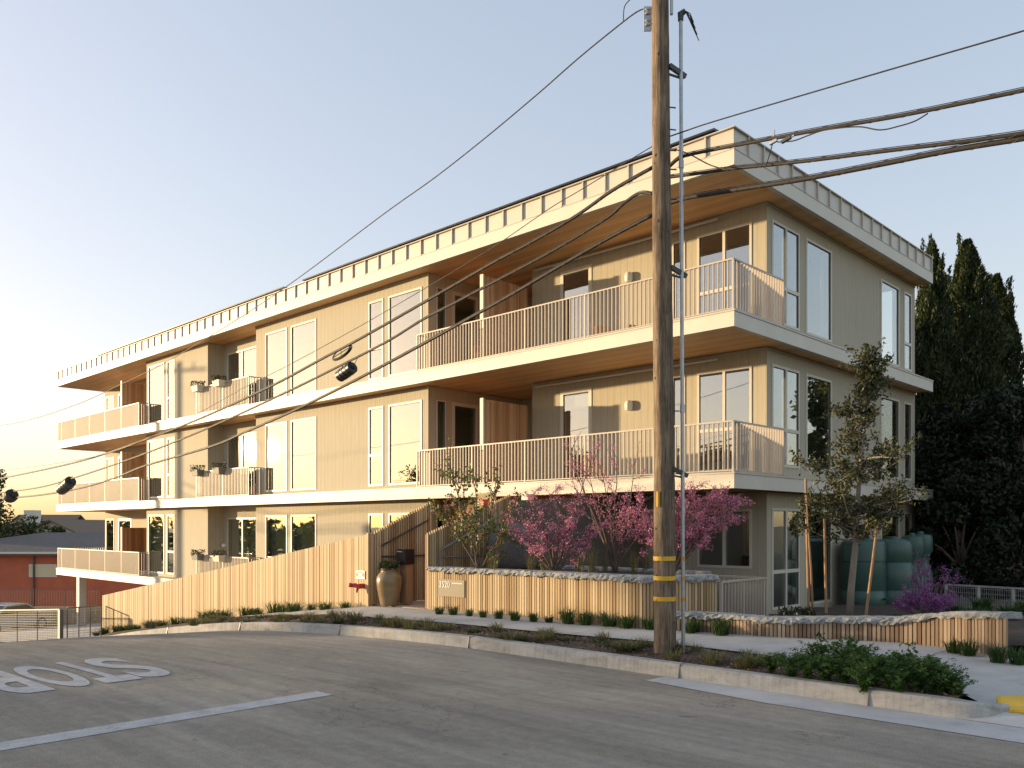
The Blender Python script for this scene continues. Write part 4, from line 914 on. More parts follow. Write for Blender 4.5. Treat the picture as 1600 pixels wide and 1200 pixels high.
smB = cable([(1020, 303), (1000, 302), (975, 318), (950, 340), (885, 380), (835, 408), (772, 441), (710, 474), (660, 500), (605, 534), (535, 570), (450, 612), (335, 665), (237, 705), (185, 724), (112, 748), (60, 762), (0, 770), (-60, 776)], -5.9, 0.0171, 'middle thick cable left of the pole carrying the black splice case', tail=farpole(4.2), mat='cable_lashed', lash=True)
smC = cable([(1020, 336), (952, 372), (882, 412), (802, 459), (720, 505), (635, 552), (560, 592), (525, 610), (457, 643), (380, 677), (330, 698), (230, 727), (182, 746), (125, 763), (60, 774), (0, 779), (-60, 783)], -5.85, 0.0220, 'lowest thick cable left of the pole crossing the balconies', tail=farpole(4.0), mat='cable_lashed', lash=True)
cable([(1044, 214), (1070, 205), (1115, 190), (1260, 147), (1400, 106), (1600, 48), (1680, 22)], -6.1, .008, 'topmost thin cable rising to the right of the pole')
cable([(1044, 262), (1060, 248), (1080, 241), (1140, 229), (1225, 213), (1312, 197), (1416, 179), (1600, 141), (1700, 118)], -5.95, 0.0207, 'upper thick cable right of the pole crossing the roof corner', mat='cable_lashed', lash=True)
cable([(1019, 229), (1047, 232), (1075, 240), (1110, 258), (1140, 266)], -6.0, .007, 'short tie wire wrapped behind the pole and joined to a cable')
cable([(1044, 277), (1090, 271), (1140, 264), (1255, 252), (1399, 234), (1500, 222), (1600, 208), (1700, 192)], -5.9, 0.0207, 'middle thick cable right of the pole below the roof edge', mat='cable_lashed', lash=True)
cable([(1044, 318), (1075, 309), (1140, 298), (1255, 280), (1370, 258), (1485, 235), (1600, 216), (1700, 197)], -5.85, 0.0281, 'thickest lowest cable right of the pole', mat='cable_lashed', lash=True)
cable([(1215, 222), (1240, 220), (1262, 212), (1290, 203), (1340, 198), (1375, 203), (1405, 197), (1430, 189), (1450, 177)], -5.96, .007, 'thin drooping jumper wire hanging under the upper right cable')
cable([(988, -4), (976, 10), (974, 33)], -6.05, .006, 'short jumper looping up from the highest cable left of the pole')
# hardware
def canister(px, py, v, ln, r, label, cat='splice case', dirn=None, name='splice_case'):
    u, z = Vp(px, py, v); c = Vector(P(u, v, z)); t_ = thing(name, label, cat, c, 'black splice cases on the cables')
    d = Vector((L[0], L[1], -.28)).normalized() if dirn is None else dirn
    a = c-d*ln/2; b = c+d*ln/2
    MB().tube([a, a+d*.012, b-d*.012, b], [r*.8, r, r, r*.85], 18).build('case', 'plastic_black', t_, smooth=True)
    mb = MB()
    for s in (.25, .5, .72): q = a+d*ln*s; mb.tube([q-d*.01, q+d*.01], r*1.06, 18)
    mb.build('clamp', 'dark_steel', t_)
    for k in (-1, 1): MB().tube([a, a-d*.05+Vector((0, 0, .01*k))], [r*.45, r*.3], 10).build('end_port', 'plastic_black', t_)
    mb = MB(); mb.tube([a+d*ln*.2, a+d*ln*.2+Vector((0, 0, r+.06))], .006, 5); mb.tube([a+d*ln*.8, a+d*ln*.8+Vector((0, 0, r+.05))], .006, 5); mb.tube([a, a-d*.16+Vector((0, 0, .12))], .006, 5); mb.build('hanger', 'dark_steel', t_)
canister(541, 581, -5.88, .42, .105, 'black splice case hanging under the middle cable near the bright window')
canister(103, 759, -5.88, .80, .16, 'black splice case on the cables beside the far left balcony')
canister(17, 775, -5.9, .30, .20, 'round black splice case at the left edge of the photo')
u, z = Vp(533, 551, -5.95); c = Vector(P(u, -5.95, z)); d = Vector((L[0], L[1], -.22)).normalized(); upv = Vector((0, 0, 1))
mb = MB()
for k in range(3):
    pts = []
    for i in range(33):
        a = 2*math.pi*i/32; pts.append(c+d*(math.cos(a)*(.26+.02*k))+upv*(math.sin(a)*(.065+.012*k))+Vector((R[0], R[1], 0))*.012*k)
    mb.tube(pts, .010, 6)
mb.tube([c-d*.26, c+d*.26], .008, 6); mb.tube([c-upv*.07, c+upv*.07], .006, 5)
tag(mb.build('slack_loop', 'cable_black', smooth=True), 'oval coil of spare black cable tied on the upper left cable', 'cable coil')
for px, py, lb in ((1209, 217, 'small silver drop clamp on the upper right cable'),):
    u, z = Vp(px, py, -5.95); q = Vector(P(u, -5.95, z)); t_ = thing('cable_clamp', lb, 'cable clamp', q)
    MB().bar(q-upv*.02, q+upv*.10, .02, .02).build('bolt', 'galvanised', t_); MB().bar(q-d*.04-upv*.03, q+d*.05-upv*.03, .03, .03).build('body', 'galvanised', t_)
    MB().tube([q, q-upv*.12+d*.04, q-upv*.26+d*.10], .006, 6).build('drop_wire', 'cable_black', t_)
u, z = Vp(1229, 218, -5.96); q = Vector(P(u, -5.96, z)); t_ = thing('line_tap', 'small grey tap box in the jumper wire right of the pole', 'tap box', q); MB().bar(q-d*.05, q+d*.06, .035, .03).build('box', 'dark_steel', t_); MB().bar(q-d*.09, q-d*.05, .015, .015).build('connector', 'galvanised', t_)
# the far pole out of frame to the left: it carries the wires and casts the shadow on the wall
fx, fy, _ = P(*FP); fpz = T(FP[0]); far = thing('utility_pole', 'second utility pole far down the hill left of the photo', 'utility pole', (fx, fy, fpz))
MB().tube([(fx, fy, fpz), (fx, fy, 9.35)], [.19, .13], 14).build('shaft', 'pole_wood', far, smooth=True)
MB().bar(P(FP[0], FP[1]-1.3, 9.0), P(FP[0], FP[1]+1.3, 9.0), .10, .12).build('crossarm', 'pole_wood', far); MB().bar(P(FP[0], FP[1]-.7, 9.3), P(FP[0], FP[1]-.7, 9.05), .06, .06).build('insulator', 'porcelain', far)
# ---------------------------------------------------------------- vegetation
def tree(name, label, cat, loc, trunk, leafc, size, lmat, bmat, group=None, aspect=.5, updir=None, jit=1., crown='crown'):
    t_ = thing(name, label, cat, loc, group); mb = MB()
    for pts, rad in trunk: mb.tube(pts, rad, 8)
    mb.build('trunk', bmat, t_, smooth='all'); v, f = leafquads(leafc, size, aspect, updir, jit)
    o = pts_mesh(crown, v-np.array(loc), f, lmat, t_); return t_
def branch(p, d, ln, r, n=6, wob=.12, up=.0):
    pts = [Vector(p)]; d = Vector(d).normalized(); s = ln/n
    for i in range(n):
        d = (d+Vector((random.gauss(0, wob), random.gauss(0, wob), random.gauss(0, wob)+up))).normalized(); pts.append(pts[-1]+d*s)
    return pts, [r*(1-.8*i/n) for i in range(n+1)]
# young oak in front of the right facade
ox, oy = (1330-800)/F*13., 13.; rnd = random.Random(3)
tr = []; lc = []
main = [Vector((ox-.03, oy, .2)), Vector((ox, oy, .7)), Vector((ox+.06, oy, 1.3)), Vector((ox+.09, oy, 1.9)), Vector((ox+.14, oy, 2.6)), Vector((ox+.22, oy, 3.3)), Vector((ox+.26, oy, 3.9)), Vector((ox+.31, oy, 4.38))]
tr.append((main, [.062, .055, .048, .04, .03, .02, .012, .005]))
def on_main(z):
    for a, b in zip(main[:-1], main[1:]):
        if a.z <= z <= b.z: return a.lerp(b, (z-a.z)/(b.z-a.z))
    return main[-1]
random.seed(21)
for i in range(58):
    z = 1.35+2.9*random.random()**1.25; p = on_main(z); a = random.uniform(0, 6.283); sp = float(np.interp(z, [1.35, 2.0, 2.8, 3.5, 4.3], [.95, 1.15, .72, .30, .08]))*random.uniform(.55, 1.08)
    bp, br = branch(p, (math.cos(a), math.sin(a)*.9, .35 if z < 2.6 else .8), sp, .016, 7, .16, .03); tr.append((bp, br))
    for q in bp[2:]:
        for k in range(rnd.randint(4, 13)): lc.append(q+Vector((random.gauss(0, .055), random.gauss(0, .055), random.gauss(0, .055))))
    for k in range(3):
        q = random.choice(bp[2:]); sb, sr = branch(q, (random.gauss(0, 1), random.gauss(0, 1), .6), random.uniform(.15, .36), .006, 4, .2); tr.append((sb, sr))
        for q2 in sb[1:]:
            for _ in range(10): lc.append(q2+Vector((random.gauss(0, .04), random.gauss(0, .04), random.gauss(0, .04))))
tree('young_oak', 'young oak with small olive leaves and pale trunk before the right facade', 'tree', (ox, oy, .2), tr, np.array([tuple(q) for q in lc]), .062, 'leaf_oak', 'bark_grey', aspect=.5)
# sapling with stake at its left
sx, sy = (1262-800)/F*12.6, 12.6
tr = [([Vector((sx+.08, sy, .2)), Vector((sx+.05, sy, 1.0)), Vector((sx, sy, 1.75)), Vector((sx-.02, sy, 2.1))], [.02, .017, .011, .006])]; lc = []
for i in range(10):
    z = random.uniform(1.55, 2.0); a = random.uniform(0, 6.283); bp, br = branch((sx, sy, z), (math.cos(a), math.sin(a), .3), random.uniform(.15, .32), .006, 4, .2); tr.append((bp, br))
    for q in bp[1:]:
        for _ in range(9): lc.append(q+Vector((random.gauss(0, .04), random.gauss(0, .04), random.gauss(0, .04))))
tree('sapling', 'thin sapling with a small tuft of leaves between stakes left of the young oak', 'tree', (sx, sy, .2), tr, np.array([tuple(q) for q in lc]), .065, 'leaf_oak', 'stake_wood')
for (x0, y0_, x1, y1_, Y, lb) in ((1291, 958, 1288, 800, 12.9, 'upright wooden tree stake just right of the sapling'), (1353, 962, 1372, 810, 12.6, 'leaning wooden tree stake right of the young oak trunk'), (1262, 800, 1259, 748, 12.75, 'short grey stake top rising above the sapling')):
    zf = lambda y: CAMZ+(HY-y)*Y/F
    a = ((x0-800)/F*Y, Y, zf(y0_)); b = ((x1-800)/F*Y, Y, zf(y1_))
    if y0_ == 800: a = (a[0]+.02, Y, .15)
    t_ = MB().tube([a, b], [.021, .019], 10).build('tree_stake', 'stake_wood', smooth=True); tag(t_, lb, 'tree stake', 'tree stakes in the garden bed')
# redbuds
def redbud(px, Y, z0, tops, label, seed, dens=1., mat='blossom', leafy=False, spread=1., name='redbud'):
    random.seed(seed); X = (px-800)/F*Y; tr = []; bl = []; lf = []
    for (tx, ty, dy) in tops:      # branch tips given as picture points at the tree's depth
        tip = Vector(((tx-800)/F*(Y+dy), Y+dy, CAMZ+(HY-ty)*(Y+dy)/F)); base = Vector((X, Y, z0)); mid = base.lerp(tip, .5)+Vector((random.gauss(0, .06), random.gauss(0, .06), .10))
        pts = []
        for i in range(9):
            t = i/8; q = (base*(1-t)*(1-t)+mid*2*t*(1-t)+tip*t*t); pts.append(q+Vector((random.gauss(0, .012), random.gauss(0, .012), random.gauss(0, .012)))*(1 if i else 0))
        tr.append((pts, [.022-.018*i/8 for i in range(9)]))
        subs = [pts]
        for k in range(7):
            q = random.choice(pts[3:]); dd = (tip-base).normalized()+Vector((random.gauss(0, .7), random.gauss(0, .7), random.gauss(0, .5)))
            sb, sr = branch(q, dd, random.uniform(.22, .55)*spread, .007, 6, .18, .03); tr.append((sb, sr)); subs.append(sb)
            if random.random() < .8: sb2, sr2 = branch(sb[3], dd+Vector((random.gauss(0, .8), random.gauss(0, .8), random.gauss(0, .6))), random.uniform(.12, .28), .004, 4, .2); tr.append((sb2, sr2)); subs.append(sb2)
        for s in subs:
            for a, b in zip(s[:-1], s[1:]):
                if s is pts and s.index(a) < 4: continue
                for k in range(int(random.uniform(0, 7)*dens)):
                    q = a.lerp(b, random.random())
                    for m in range(random.randint(2, 7)): bl.append(q+Vector((random.gauss(0, .026), random.gauss(0, .026), random.gauss(0, .026))))
                if leafy:
                    for k in range(3): lf.append(a.lerp(b, random.random())+Vector((random.gauss(0, .04), random.gauss(0, .04), random.gauss(0, .04))))
    t_ = tree(name, label, 'tree', (X, Y, z0), tr, np.array([tuple(q) for q in bl]), .024, mat, 'bark_dark', aspect=.8, crown='blossom')
    if leafy:
        v, f = leafquads(np.array([tuple(q) for q in lf]), .055, .85); pts_mesh('leaves', v-np.array((X, Y, z0)), f, 'leaf_redbud', t_)
redbud(750, 14.9, .84, [(700, 712, 0), (745, 745, .3), (778, 742, 0), (690, 800, .2), (810, 790, .2), (735, 825, -.2), (790, 840, .3), (722, 770, .1)], 'sparse leafy redbud with a few pink flowers beside the handrail', 5, .25, leafy=True)
redbud(866, 14.3, .84, [(808, 800, .1), (830, 775, 0), (860, 775, .3), (905, 785, 0), (925, 835, .2), (890, 830, -.2), (805, 832, .2), (870, 800, 0), (845, 810, .1), (925, 720, .5), (915, 860, .1), (885, 850, -.1), (825, 850, .1), (900, 800, .4), (840, 835, -.2)], 'full pink redbud in the middle of the planter with a low forked trunk', 6, .55)
redbud(960, 14.9, .84, [(893, 712, 0), (965, 715, .2), (940, 735, 0), (985, 800, .1), (1010, 775, .1), (990, 730, .3), (950, 775, .2), (975, 825, 0), (900, 735, .3), (920, 745, .1), (1015, 810, .2)], 'airy redbud with upper branches reaching the middle balcony rail left of the pole', 7, .38)
redbud(1048, 13.6, .84, [(1085, 765, 0), (1110, 770, .1), (1140, 772, .2), (1155, 780, 0), (1070, 800, 0), (1120, 800, .2), (1000, 790, .1), (980, 800, .3), (1010, 825, .1), (1090, 825, .1), (1130, 815, .1), (1075, 775, .3), (1150, 790, .3), (1100, 785, .2), (1060, 785, .1), (1125, 785, .3), (1015, 835, .1), (1090, 805, .3)], 'wide pink redbud spreading both sides behind the utility pole', 8, .75)
redbud(1450, 15.0, .0, [(1434, 872, 0), (1452, 882, .1), (1480, 893, .2), (1494, 903, 0), (1432, 902, 0), (1470, 908, .2), (1450, 900, 0)], 'small purple redbud in front of the green tanks', 9, .4, 'blossom_purple', spread=.28)
redbud(1445, 13.8, .15, [(1425, 932, 0), (1450, 926, .1), (1482, 932, .2), (1404, 945, 0), (1470, 942, .2), (1440, 936, 0), (1486, 944, .1), (1416, 938, .2), (1460, 948, 0)], 'low purple flowering bush just behind the garden wall', 10, .8, 'blossom_purple', spread=.28, name='flowering_bush')
# cypress
def cypress_mesh(h, rad, n, seed, twist=0):
    rng = np.random.default_rng(seed); t = rng.random(n)**.8; prof = np.interp(t, [0, .08, .3, .55, .8, .93, 1.], [.65, .9, 1., .86, .55, .25, .04])
    th = rng.random(n)*6.283; lump = 1+.20*np.sin(th*3+t*9+seed)+.16*np.sin(th*5-t*23+seed)+.14*np.sin(t*47+th*2)
    rr = rad*prof*lump*(.45+.60*np.sqrt(rng.random(n))); c = np.stack([np.cos(th)*rr, np.sin(th)*rr, t*h], 1)
    out = np.stack([np.cos(th)*.45, np.sin(th)*.45, np.full(n, 1.)], 1); return c, out
def cypress(px, Y, ytop, wpx, label, seed, n=42000, zb=-1.2, mat='leaf_cypress', group='tall cypresses behind the building'):
    X = (px-800)/F*Y; h = CAMZ+(HY-ytop)*Y/F-zb; rad = wpx/2/F*Y; loc = (X, Y, zb)
    t_ = thing('cypress_tree', label, 'tree', loc, group); MB().tube([loc, (X, Y, zb+h*.9)], [.22, .03], 10).build('trunk', 'bark_dark', t_)
    # many upright plumes, each a small spray cluster
    c, out = cypress_mesh(h, rad, n, seed); v, f = leafquads(c, .17, .30, out, .38); pts_mesh('crown', v, f, mat, t_)
    rng = np.random.default_rng(seed+50); m = 70; cs = []; us_ = []
    for i in range(m):
        t = rng.random()**.7; th = rng.random()*6.283; pr = np.interp(t, [0, .3, .55, .8, .95, 1], [1, 1, .86, .55, .2, .05])*rad*1.0; b = np.array([math.cos(th)*pr, math.sin(th)*pr, t*h*.97]); k = 150
        s = rng.random(k); ln = rng.uniform(.5, 1.15); q = b+np.outer(s, np.array([math.cos(th)*.22, math.sin(th)*.22, 1])*ln)+rng.normal(size=(k, 3))*(.09*(1-s)+.015)[:, None]; cs.append(q); us_.append(np.tile([math.cos(th)*.3, math.sin(th)*.3, 1.], (k, 1)))
    v, f = leafquads(np.concatenate(cs), .13, .28, np.concatenate(us_), .3); pts_mesh('plumes', v, f, mat, t_)
cypress(1456, 29, 378, 84, 'dark cypress spire rising just beyond the right end of the roof', 1)
cypress(1512, 30, 376, 128, 'tallest dark cypress in the middle of the row right of the building', 2)
cypress(1558, 31, 430, 96, 'dark cypress at the right edge with a lower tip', 3)
cypress(1482, 33, 455, 110, 'shorter dark cypress filling the gap behind the two tallest', 4, 30000)
def broadtree(X, Y, z0, h, r, n, mat, label, size=.16, name='broadleaf_tree', group=None, seed=1, lumps=14, flat=1., bmat='bark_dark', cat='tree', low=.15, tl=.3):
    rng = np.random.default_rng(seed); cs = []
    t_ = thing(name, label, cat, (X, Y, z0), group); mb = MB(); mb.tube([(X, Y, z0), (X+.1, Y, z0+h*.35), (X, Y+.1, z0+h*.75)], [r*.06+.06, r*.045+.04, .03], 10)
    for i in range(lumps):
        th = rng.random()*6.283; zz = low+(1-low)*rng.random(); rr = r*math.sqrt(rng.random())*np.interp(zz, [0, .35, .7, 1], [.75, .95, .75, .25]); c = np.array([math.cos(th)*rr, math.sin(th)*rr, zz*h*.92]); s = r*rng.uniform(.25, .48)
        k = n//lumps; d = rng.normal(size=(k, 3)); d /= np.linalg.norm(d, axis=1)[:, None]; cs.append(c+d*(s*(rng.random(k)**.45))[:, None]*np.array([1, 1, .8*flat]))
        mb.tube([(X, Y, z0+h*tl), (X+c[0]*.5, Y+c[1]*.5, z0+(h*tl+c[2])/2+.1), (X+c[0], Y+c[1], z0+c[2])], [.06*r*.5+.02, .03, .01], 6)
    mb.build('trunk', bmat, t_, smooth='all'); v, f = leafquads(np.concatenate(cs), size, .55); pts_mesh('crown', v, f, mat, t_); return t_
for i, (px, Y, yt, rpx, lb) in enumerate(((1462, 26, 610, 60, 'dense near black evergreen against the right end of the facade'), (1530, 25, 600, 75, 'dense near black evergreen below the tallest cypress'), (1600, 26, 590, 75, 'dense near black evergreen at the right edge of the photo'), (1500, 23.5, 740, 60, 'lower dark bushy tree above the wire fence'), (1585, 23.5, 730, 70, 'lower dark bushy tree at the right edge above the wire fence'), (1660, 27, 520, 90, 'dense dark evergreen partly beyond the right edge'))):
    h = CAMZ+(HY-yt)*Y/F+.6; broadtree((px-800)/F*Y, Y, -.6, h, rpx/F*Y*1.15, 30000, 'leaf_dark', lb, .15, 'evergreen_tree', 'dark evergreens behind the wire fence', seed=30+i, lumps=30, low=.02)
# green tanks
def tank(u, v, r, z0, h, label, waist=False):
    x, y, _ = P(u, v); t_ = thing('water_tank', label, 'water tank', (x, y, z0), 'green rain tanks beside the right facade')
    if not waist: prof = [(r*.98, 0), (r, .03), (r, .30), (r*.97, .32), (r*.97, .36), (r, .38), (r, h*.62), (r*.97, h*.63), (r*.97, h*.66), (r, h*.67), (r, h*.90), (r*.93, h*.965), (r*.7, h), (r*.3, h*1.01)]
    else: prof = [(r*.98, 0), (r, .03), (r, h*.38), (r*.8, h*.46), (r*.72, h*.52), (r*.72, h*.60), (r*.8, h*.66), (r, h*.74), (r, h*.93), (r*.9, h*.98), (r*.5, h)]
    MB().lathe((x, y, z0), prof, 32).build('body', 'tank_green', t_, smooth=True)
    MB().lathe((x, y, z0+h*1.0), [(r*.26, 0), (r*.26, .05), (r*.2, .07)], 20).build('lid', 'tank_green', t_, smooth=True)
    MB().tube([P(u-r*.95, v-.1, z0+.15), P(u-r-.10, v-.12, z0+.15)], .025, 8).build('outlet', 'dark_steel', t_)
tank(-.12, 5.9, .52, -.22, 1.55, 'smooth green rain tank closest to the facade wall and the young oak')
tank(-.62, 6.45, .42, -.22, 1.55, 'green rain tank in the middle of the row behind the leaning stake')
tank(-.32, 8.6, .30, -.22, 1.62, 'narrow waisted green rain tank, nearer of the pair', True)
tank(-.28, 9.35, .30, -.22, 1.66, 'narrow waisted green rain tank at the far end of the row', True)
# wire fence on the right
wf = thing('wire_fence', 'low galvanised wire mesh fence in front of the dark trees', 'fence', (11, 17, 0))
A = Vector(((1478-800)/F*18.2, 18.2, 0)); Bq = Vector(((1640-800)/F*16.6, 16.6, 0)); zt = .40
nP = 4
for i in range(nP):
    p = A.lerp(Bq, i/(nP-1)); MB().box(p.x-.03, p.x+.03, p.y-.03, p.y+.03, -.7, zt).build('post', 'galvanised', wf)
mb = MB(); mb.bar(A+Vector((0, 0, zt)), Bq+Vector((0, 0, zt)), .05, .035); mb.build('top_rail', 'galvanised', wf)
mb = MB(); m = 46
for i in range(m): p = A.lerp(Bq, i/m); mb.bar((p.x, p.y, -.7), (p.x, p.y, zt), .006, .006)
for k in range(11): z = -.65+k*.1; mb.bar(A+Vector((0, 0, z)), Bq+Vector((0, 0, z)), .006, .006)
mb.build('mesh_panel', 'galvanised', wf)
# boulders
def rock(x, y, z, sx, sy, sz, mat, label, seed, cat='boulder'):
    rr = random.Random(seed); mb = MB(); n, m = 18, 10
    for i in range(m+1):
        ph = math.pi*i/m-math.pi/2
        for k in range(n):
            a = 6.283*k/n; w_ = 1+.10*math.sin(2*a+seed)+.06*math.sin(5*a+ph*3)+rr.uniform(-.025, .025); e = .8
            cp = math.copysign(abs(math.cos(ph))**.6, math.cos(ph)); mb.v.append((x+sx*w_*cp*math.cos(a), y+sy*w_*cp*math.sin(a), z+sz*(math.copysign(abs(math.sin(ph))**.8, math.sin(ph))+1)/1.0*.5*(1+.05*math.sin(3*a))))
    mb.f = [(i*n+k, i*n+(k+1) % n, (i+1)*n+(k+1) % n, (i+1)*n+k) for i in range(m) for k in range(n)]
    tag(mb.build('boulder', mat, smooth='all'), label, cat)
bx_, by_ = (805-800)/F*16.2, 16.2; rock(bx_, by_, .8, .52, .3, .88, 'boulder', 'tall dark rounded boulder standing in the planter behind the leafy redbud', 3)
rock((1306-800)/F*12.5, 12.5, .12, .26, .2, .2, 'boulder_pale', 'pale flat boulder behind the garden wall near the stakes', 5)
# grass tufts, herbs
def blades(n, h, spread, width, seed, droop=.5):
    rng = np.random.default_rng(seed); vs = []; fs = []; k = 0
    for i in range(n):
        a = rng.random()*6.283; r0 = spread*.35*math.sqrt(rng.random()); x, y = math.cos(a)*r0, math.sin(a)*r0; a2 = a+rng.normal()*.6; hh = h*rng.uniform(.55, 1.1); out = spread*rng.uniform(.15, 1.)
        dx, dy = math.cos(a2), math.sin(a2); wx, wy = -dy*width/2, dx*width/2
        p0 = (x, y, 0); p1 = (x+dx*out*.35, y+dy*out*.35, hh*.7); p2 = (x+dx*out, y+dy*out, hh*(1-droop*rng.random()*.6))
        vs += [(p0[0]-wx, p0[1]-wy, 0), (p0[0]+wx, p0[1]+wy, 0), (p1[0]+wx*.8, p1[1]+wy*.8, p1[2]), (p1[0]-wx*.8, p1[1]-wy*.8, p1[2]), (p2[0]+wx*.2, p2[1]+wy*.2, p2[2]), (p2[0]-wx*.2, p2[1]-wy*.2, p2[2])]; fs += [(k, k+1, k+2, k+3), (k+3, k+2, k+4, k+5)]; k += 6
    return np.array(vs), np.array(fs)
def tufts(name, meshname, gen, mat, spots, group, cat, labelf):
    protos = []
    for s in range(3):
        v, f = gen(s); o = pts_mesh(name, v, f, mat); protos.append(o)
    for i, (x, y, z, sc_) in enumerate(spots):
        o = protos[i] if i < 3 else protos[i % 3].copy()
        if i >= 3: C.objects.link(o)
        o.location = (x, y, z); o.rotation_euler = (0, 0, random.uniform(0, 6.28)); o.scale = (sc_, sc_, sc_*random.uniform(.85, 1.1)); tag(o, labelf(i), cat, group)
ones = ['', 'first', 'second', 'third', 'fourth', 'fifth', 'sixth', 'seventh', 'eighth', 'ninth', 'tenth', 'eleventh', 'twelfth', 'thirteenth', 'fourteenth', 'fifteenth', 'sixteenth', 'seventeenth', 'eighteenth', 'nineteenth']
tens = {2: ('twentieth', 'twenty'), 3: ('thirtieth', 'thirty'), 4: ('fortieth', 'forty'), 5: ('fiftieth', 'fifty'), 6: ('sixtieth', 'sixty'), 7: ('seventieth', 'seventy'), 8: ('eightieth', 'eighty'), 9: ('ninetieth', 'ninety')}
ORD = [ones[n] if n < 20 else (tens[n//10][0] if n % 10 == 0 else tens[n//10][1]+' '+ones[n % 10]) for n in range(1, 100)]
random.seed(11)
sp = []
for px, py, s in ((686, 957, .8), (708, 958, .9), (733, 960, .7), (755, 962, .7), (779, 964, .8), (805, 967, .9), (834, 969, .8), (858, 970, .7), (888, 972, 1.2), (914, 974, 1.1), (952, 976, 1.3), (978, 979, 1.2), (1016, 981, 1.0), (1078, 987, .9), (1085, 985, 1.0), (1126, 990, 1.3), (1490, 1018, .9), (1512, 1022, 1.1), (1560, 1033, 1.0), (1590, 1036, 1.0)):
    x, y, z = G(px, py+3, .14); sp.append((x, y, z, s*1.35))
tufts('grass_tuft', 'g', lambda s: blades(130, .16, .16, .007, s, .8), 'grass_dark', sp, 'green tufts along the slatted walls', 'grass tuft', lambda i: f'green grass tuft at the foot of the slatted walls, {ORD[i]} from the left')
sp = []; pxs = sorted([random.uniform(235, 1200) for _ in range(64)])
for px in pxs:
    yk = np.interp(px, [235, 330, 420, 505, 600, 680, 780, 900, 1020, 1100, 1180], [984, 977, 976, 978, 984, 992, 1003, 1018, 1036, 1045, 1054]); ys = np.interp(px, [235, 330, 420, 505, 600, 680, 780, 900, 1020, 1100, 1180], [978, 970, 964, 962, 967, 973, 983, 994, 1004, 1014, 1022])
    x, y, z = G(px, ys+(yk-ys)*random.uniform(.15, .85), .13); sp.append((x, y, z, random.uniform(.7, 1.5)))
tufts('dry_grass_tuft', 'g', lambda s: blades(90, .13, .17, .006, s+9, .5), 'grass_dry', sp, 'straw coloured tufts in the mulch strip', 'grass tuft', lambda i: f'straw coloured grass tuft in the mulch strip, {ORD[i]} from the left')
sp = []
for px in sorted([random.uniform(300, 1010) for _ in range(34)]):
    yk = np.interp(px, [235, 330, 420, 505, 600, 680, 780, 900, 1020], [984, 977, 976, 978, 984, 992, 1003, 1018, 1036]); ys = np.interp(px, [235, 330, 420, 505, 600, 680, 780, 900, 1020], [978, 970, 964, 962, 967, 973, 983, 994, 1004])
    x, y, z = G(px, ys+(yk-ys)*random.uniform(.1, .8), .13); sp.append((x, y, z, random.uniform(.6, 1.2)))
tufts('ground_cover_plant', 'g', lambda s: blades(120, .06, .22, .012, s+71, .6), 'grass_dark', sp, 'low green plants in the mulch strip', 'ground cover plant', lambda i: f'low spreading green plant in the mulch strip, {ORD[i]} from the left')
sp = []
for i in range(26):
    u = 17.8-i*.49; v = -4.98-random.uniform(0, .3); sp.append((*P(u, v)[:2], LH(u, v)+.12, random.uniform(1.1, 1.9)))
tufts('fence_grass', 'g', lambda s: blades(110, .15, .20, .008, s+19, .5), 'grass_dark', sp, 'grass clumps along the fence foot', 'grass tuft', lambda i: f'low green grass clump at the foot of the long fence, {ORD[i]} from the left')
# feathery herbs near the kerb end
def herb(seed):
    rng = np.random.default_rng(seed); cs = []; us_ = []
    for i in range(46):
        a = rng.random()*6.283; out = rng.uniform(.05, .26); h = rng.uniform(.14, .30); k = 60; s = rng.random(k)
        x = math.cos(a)*out*s**1.3; y = math.sin(a)*out*s**1.3; z = h*np.sin(s*1.7)/1.0
        side = rng.normal(size=k)*.028*(1-s*.6); cs.append(np.stack([x-math.sin(a)*side, y+math.cos(a)*side, z+rng.normal(size=k)*.01], 1)); us_.append(np.stack([math.cos(a)*.5-math.sin(a)*np.sign(side), math.sin(a)*.5+math.cos(a)*np.sign(side), np.full(k, .4)], 1))
    return leafquads(np.concatenate(cs), .034, .28, np.concatenate(us_), .3)
sp = []; random.seed(4)
for px, py, s in ((1205, 1052, .8), (1235, 1060, .9), (1262, 1063, .9), (1218, 1042, .6), (1290, 1066, 1.0), (1278, 1045, 1.1), (1318, 1070, 1.1), (1340, 1062, 1.2), (1322, 1048, 1.1), (1362, 1074, 1.1), (1375, 1060, 1.0), (1392, 1078, 1.2), (1415, 1070, 1.2), (1412, 1056, .9), (1438, 1082, 1.1), (1460, 1084, 1.0), (1452, 1072, 1.0), (1480, 1087, .9), (1497, 1090, .7), (1250, 1048, .7), (1350, 1080, .9), (1405, 1084, .9), (1300, 1056, .8)):
    x, y, z = G(px, py, .13); sp.append((x, y, z, s*.92))
order = sorted(range(len(sp)), key=lambda i: sp[i][0]); sp = [sp[i] for i in order]
tufts('feathery_herb', 'h', herb, 'herb', sp, 'feathery green herbs at the kerb end', 'herb clump', lambda i: f'feathery green herb clump at the kerb corner, {ORD[i]} from the left')
sp = []
for px, py, s in ((1330, 1058, 1.), (1412, 1068, 1.), (1450, 1078, .8), (1246, 1052, .7), (1277, 1046, .9)): x, y, z = G(px, py, .13); sp.append((x, y, z, s))
def stalk(seed):
    rng = np.random.default_rng(seed); cs = []
    for i in range(3):
        dx, dy = rng.normal()*.04, rng.normal()*.04
        for s in np.linspace(.3, 1, 26): cs.append([dx*s+rng.normal()*.02, dy*s+rng.normal()*.02, .42*s])
    return leafquads(np.array(cs), .05, .5)
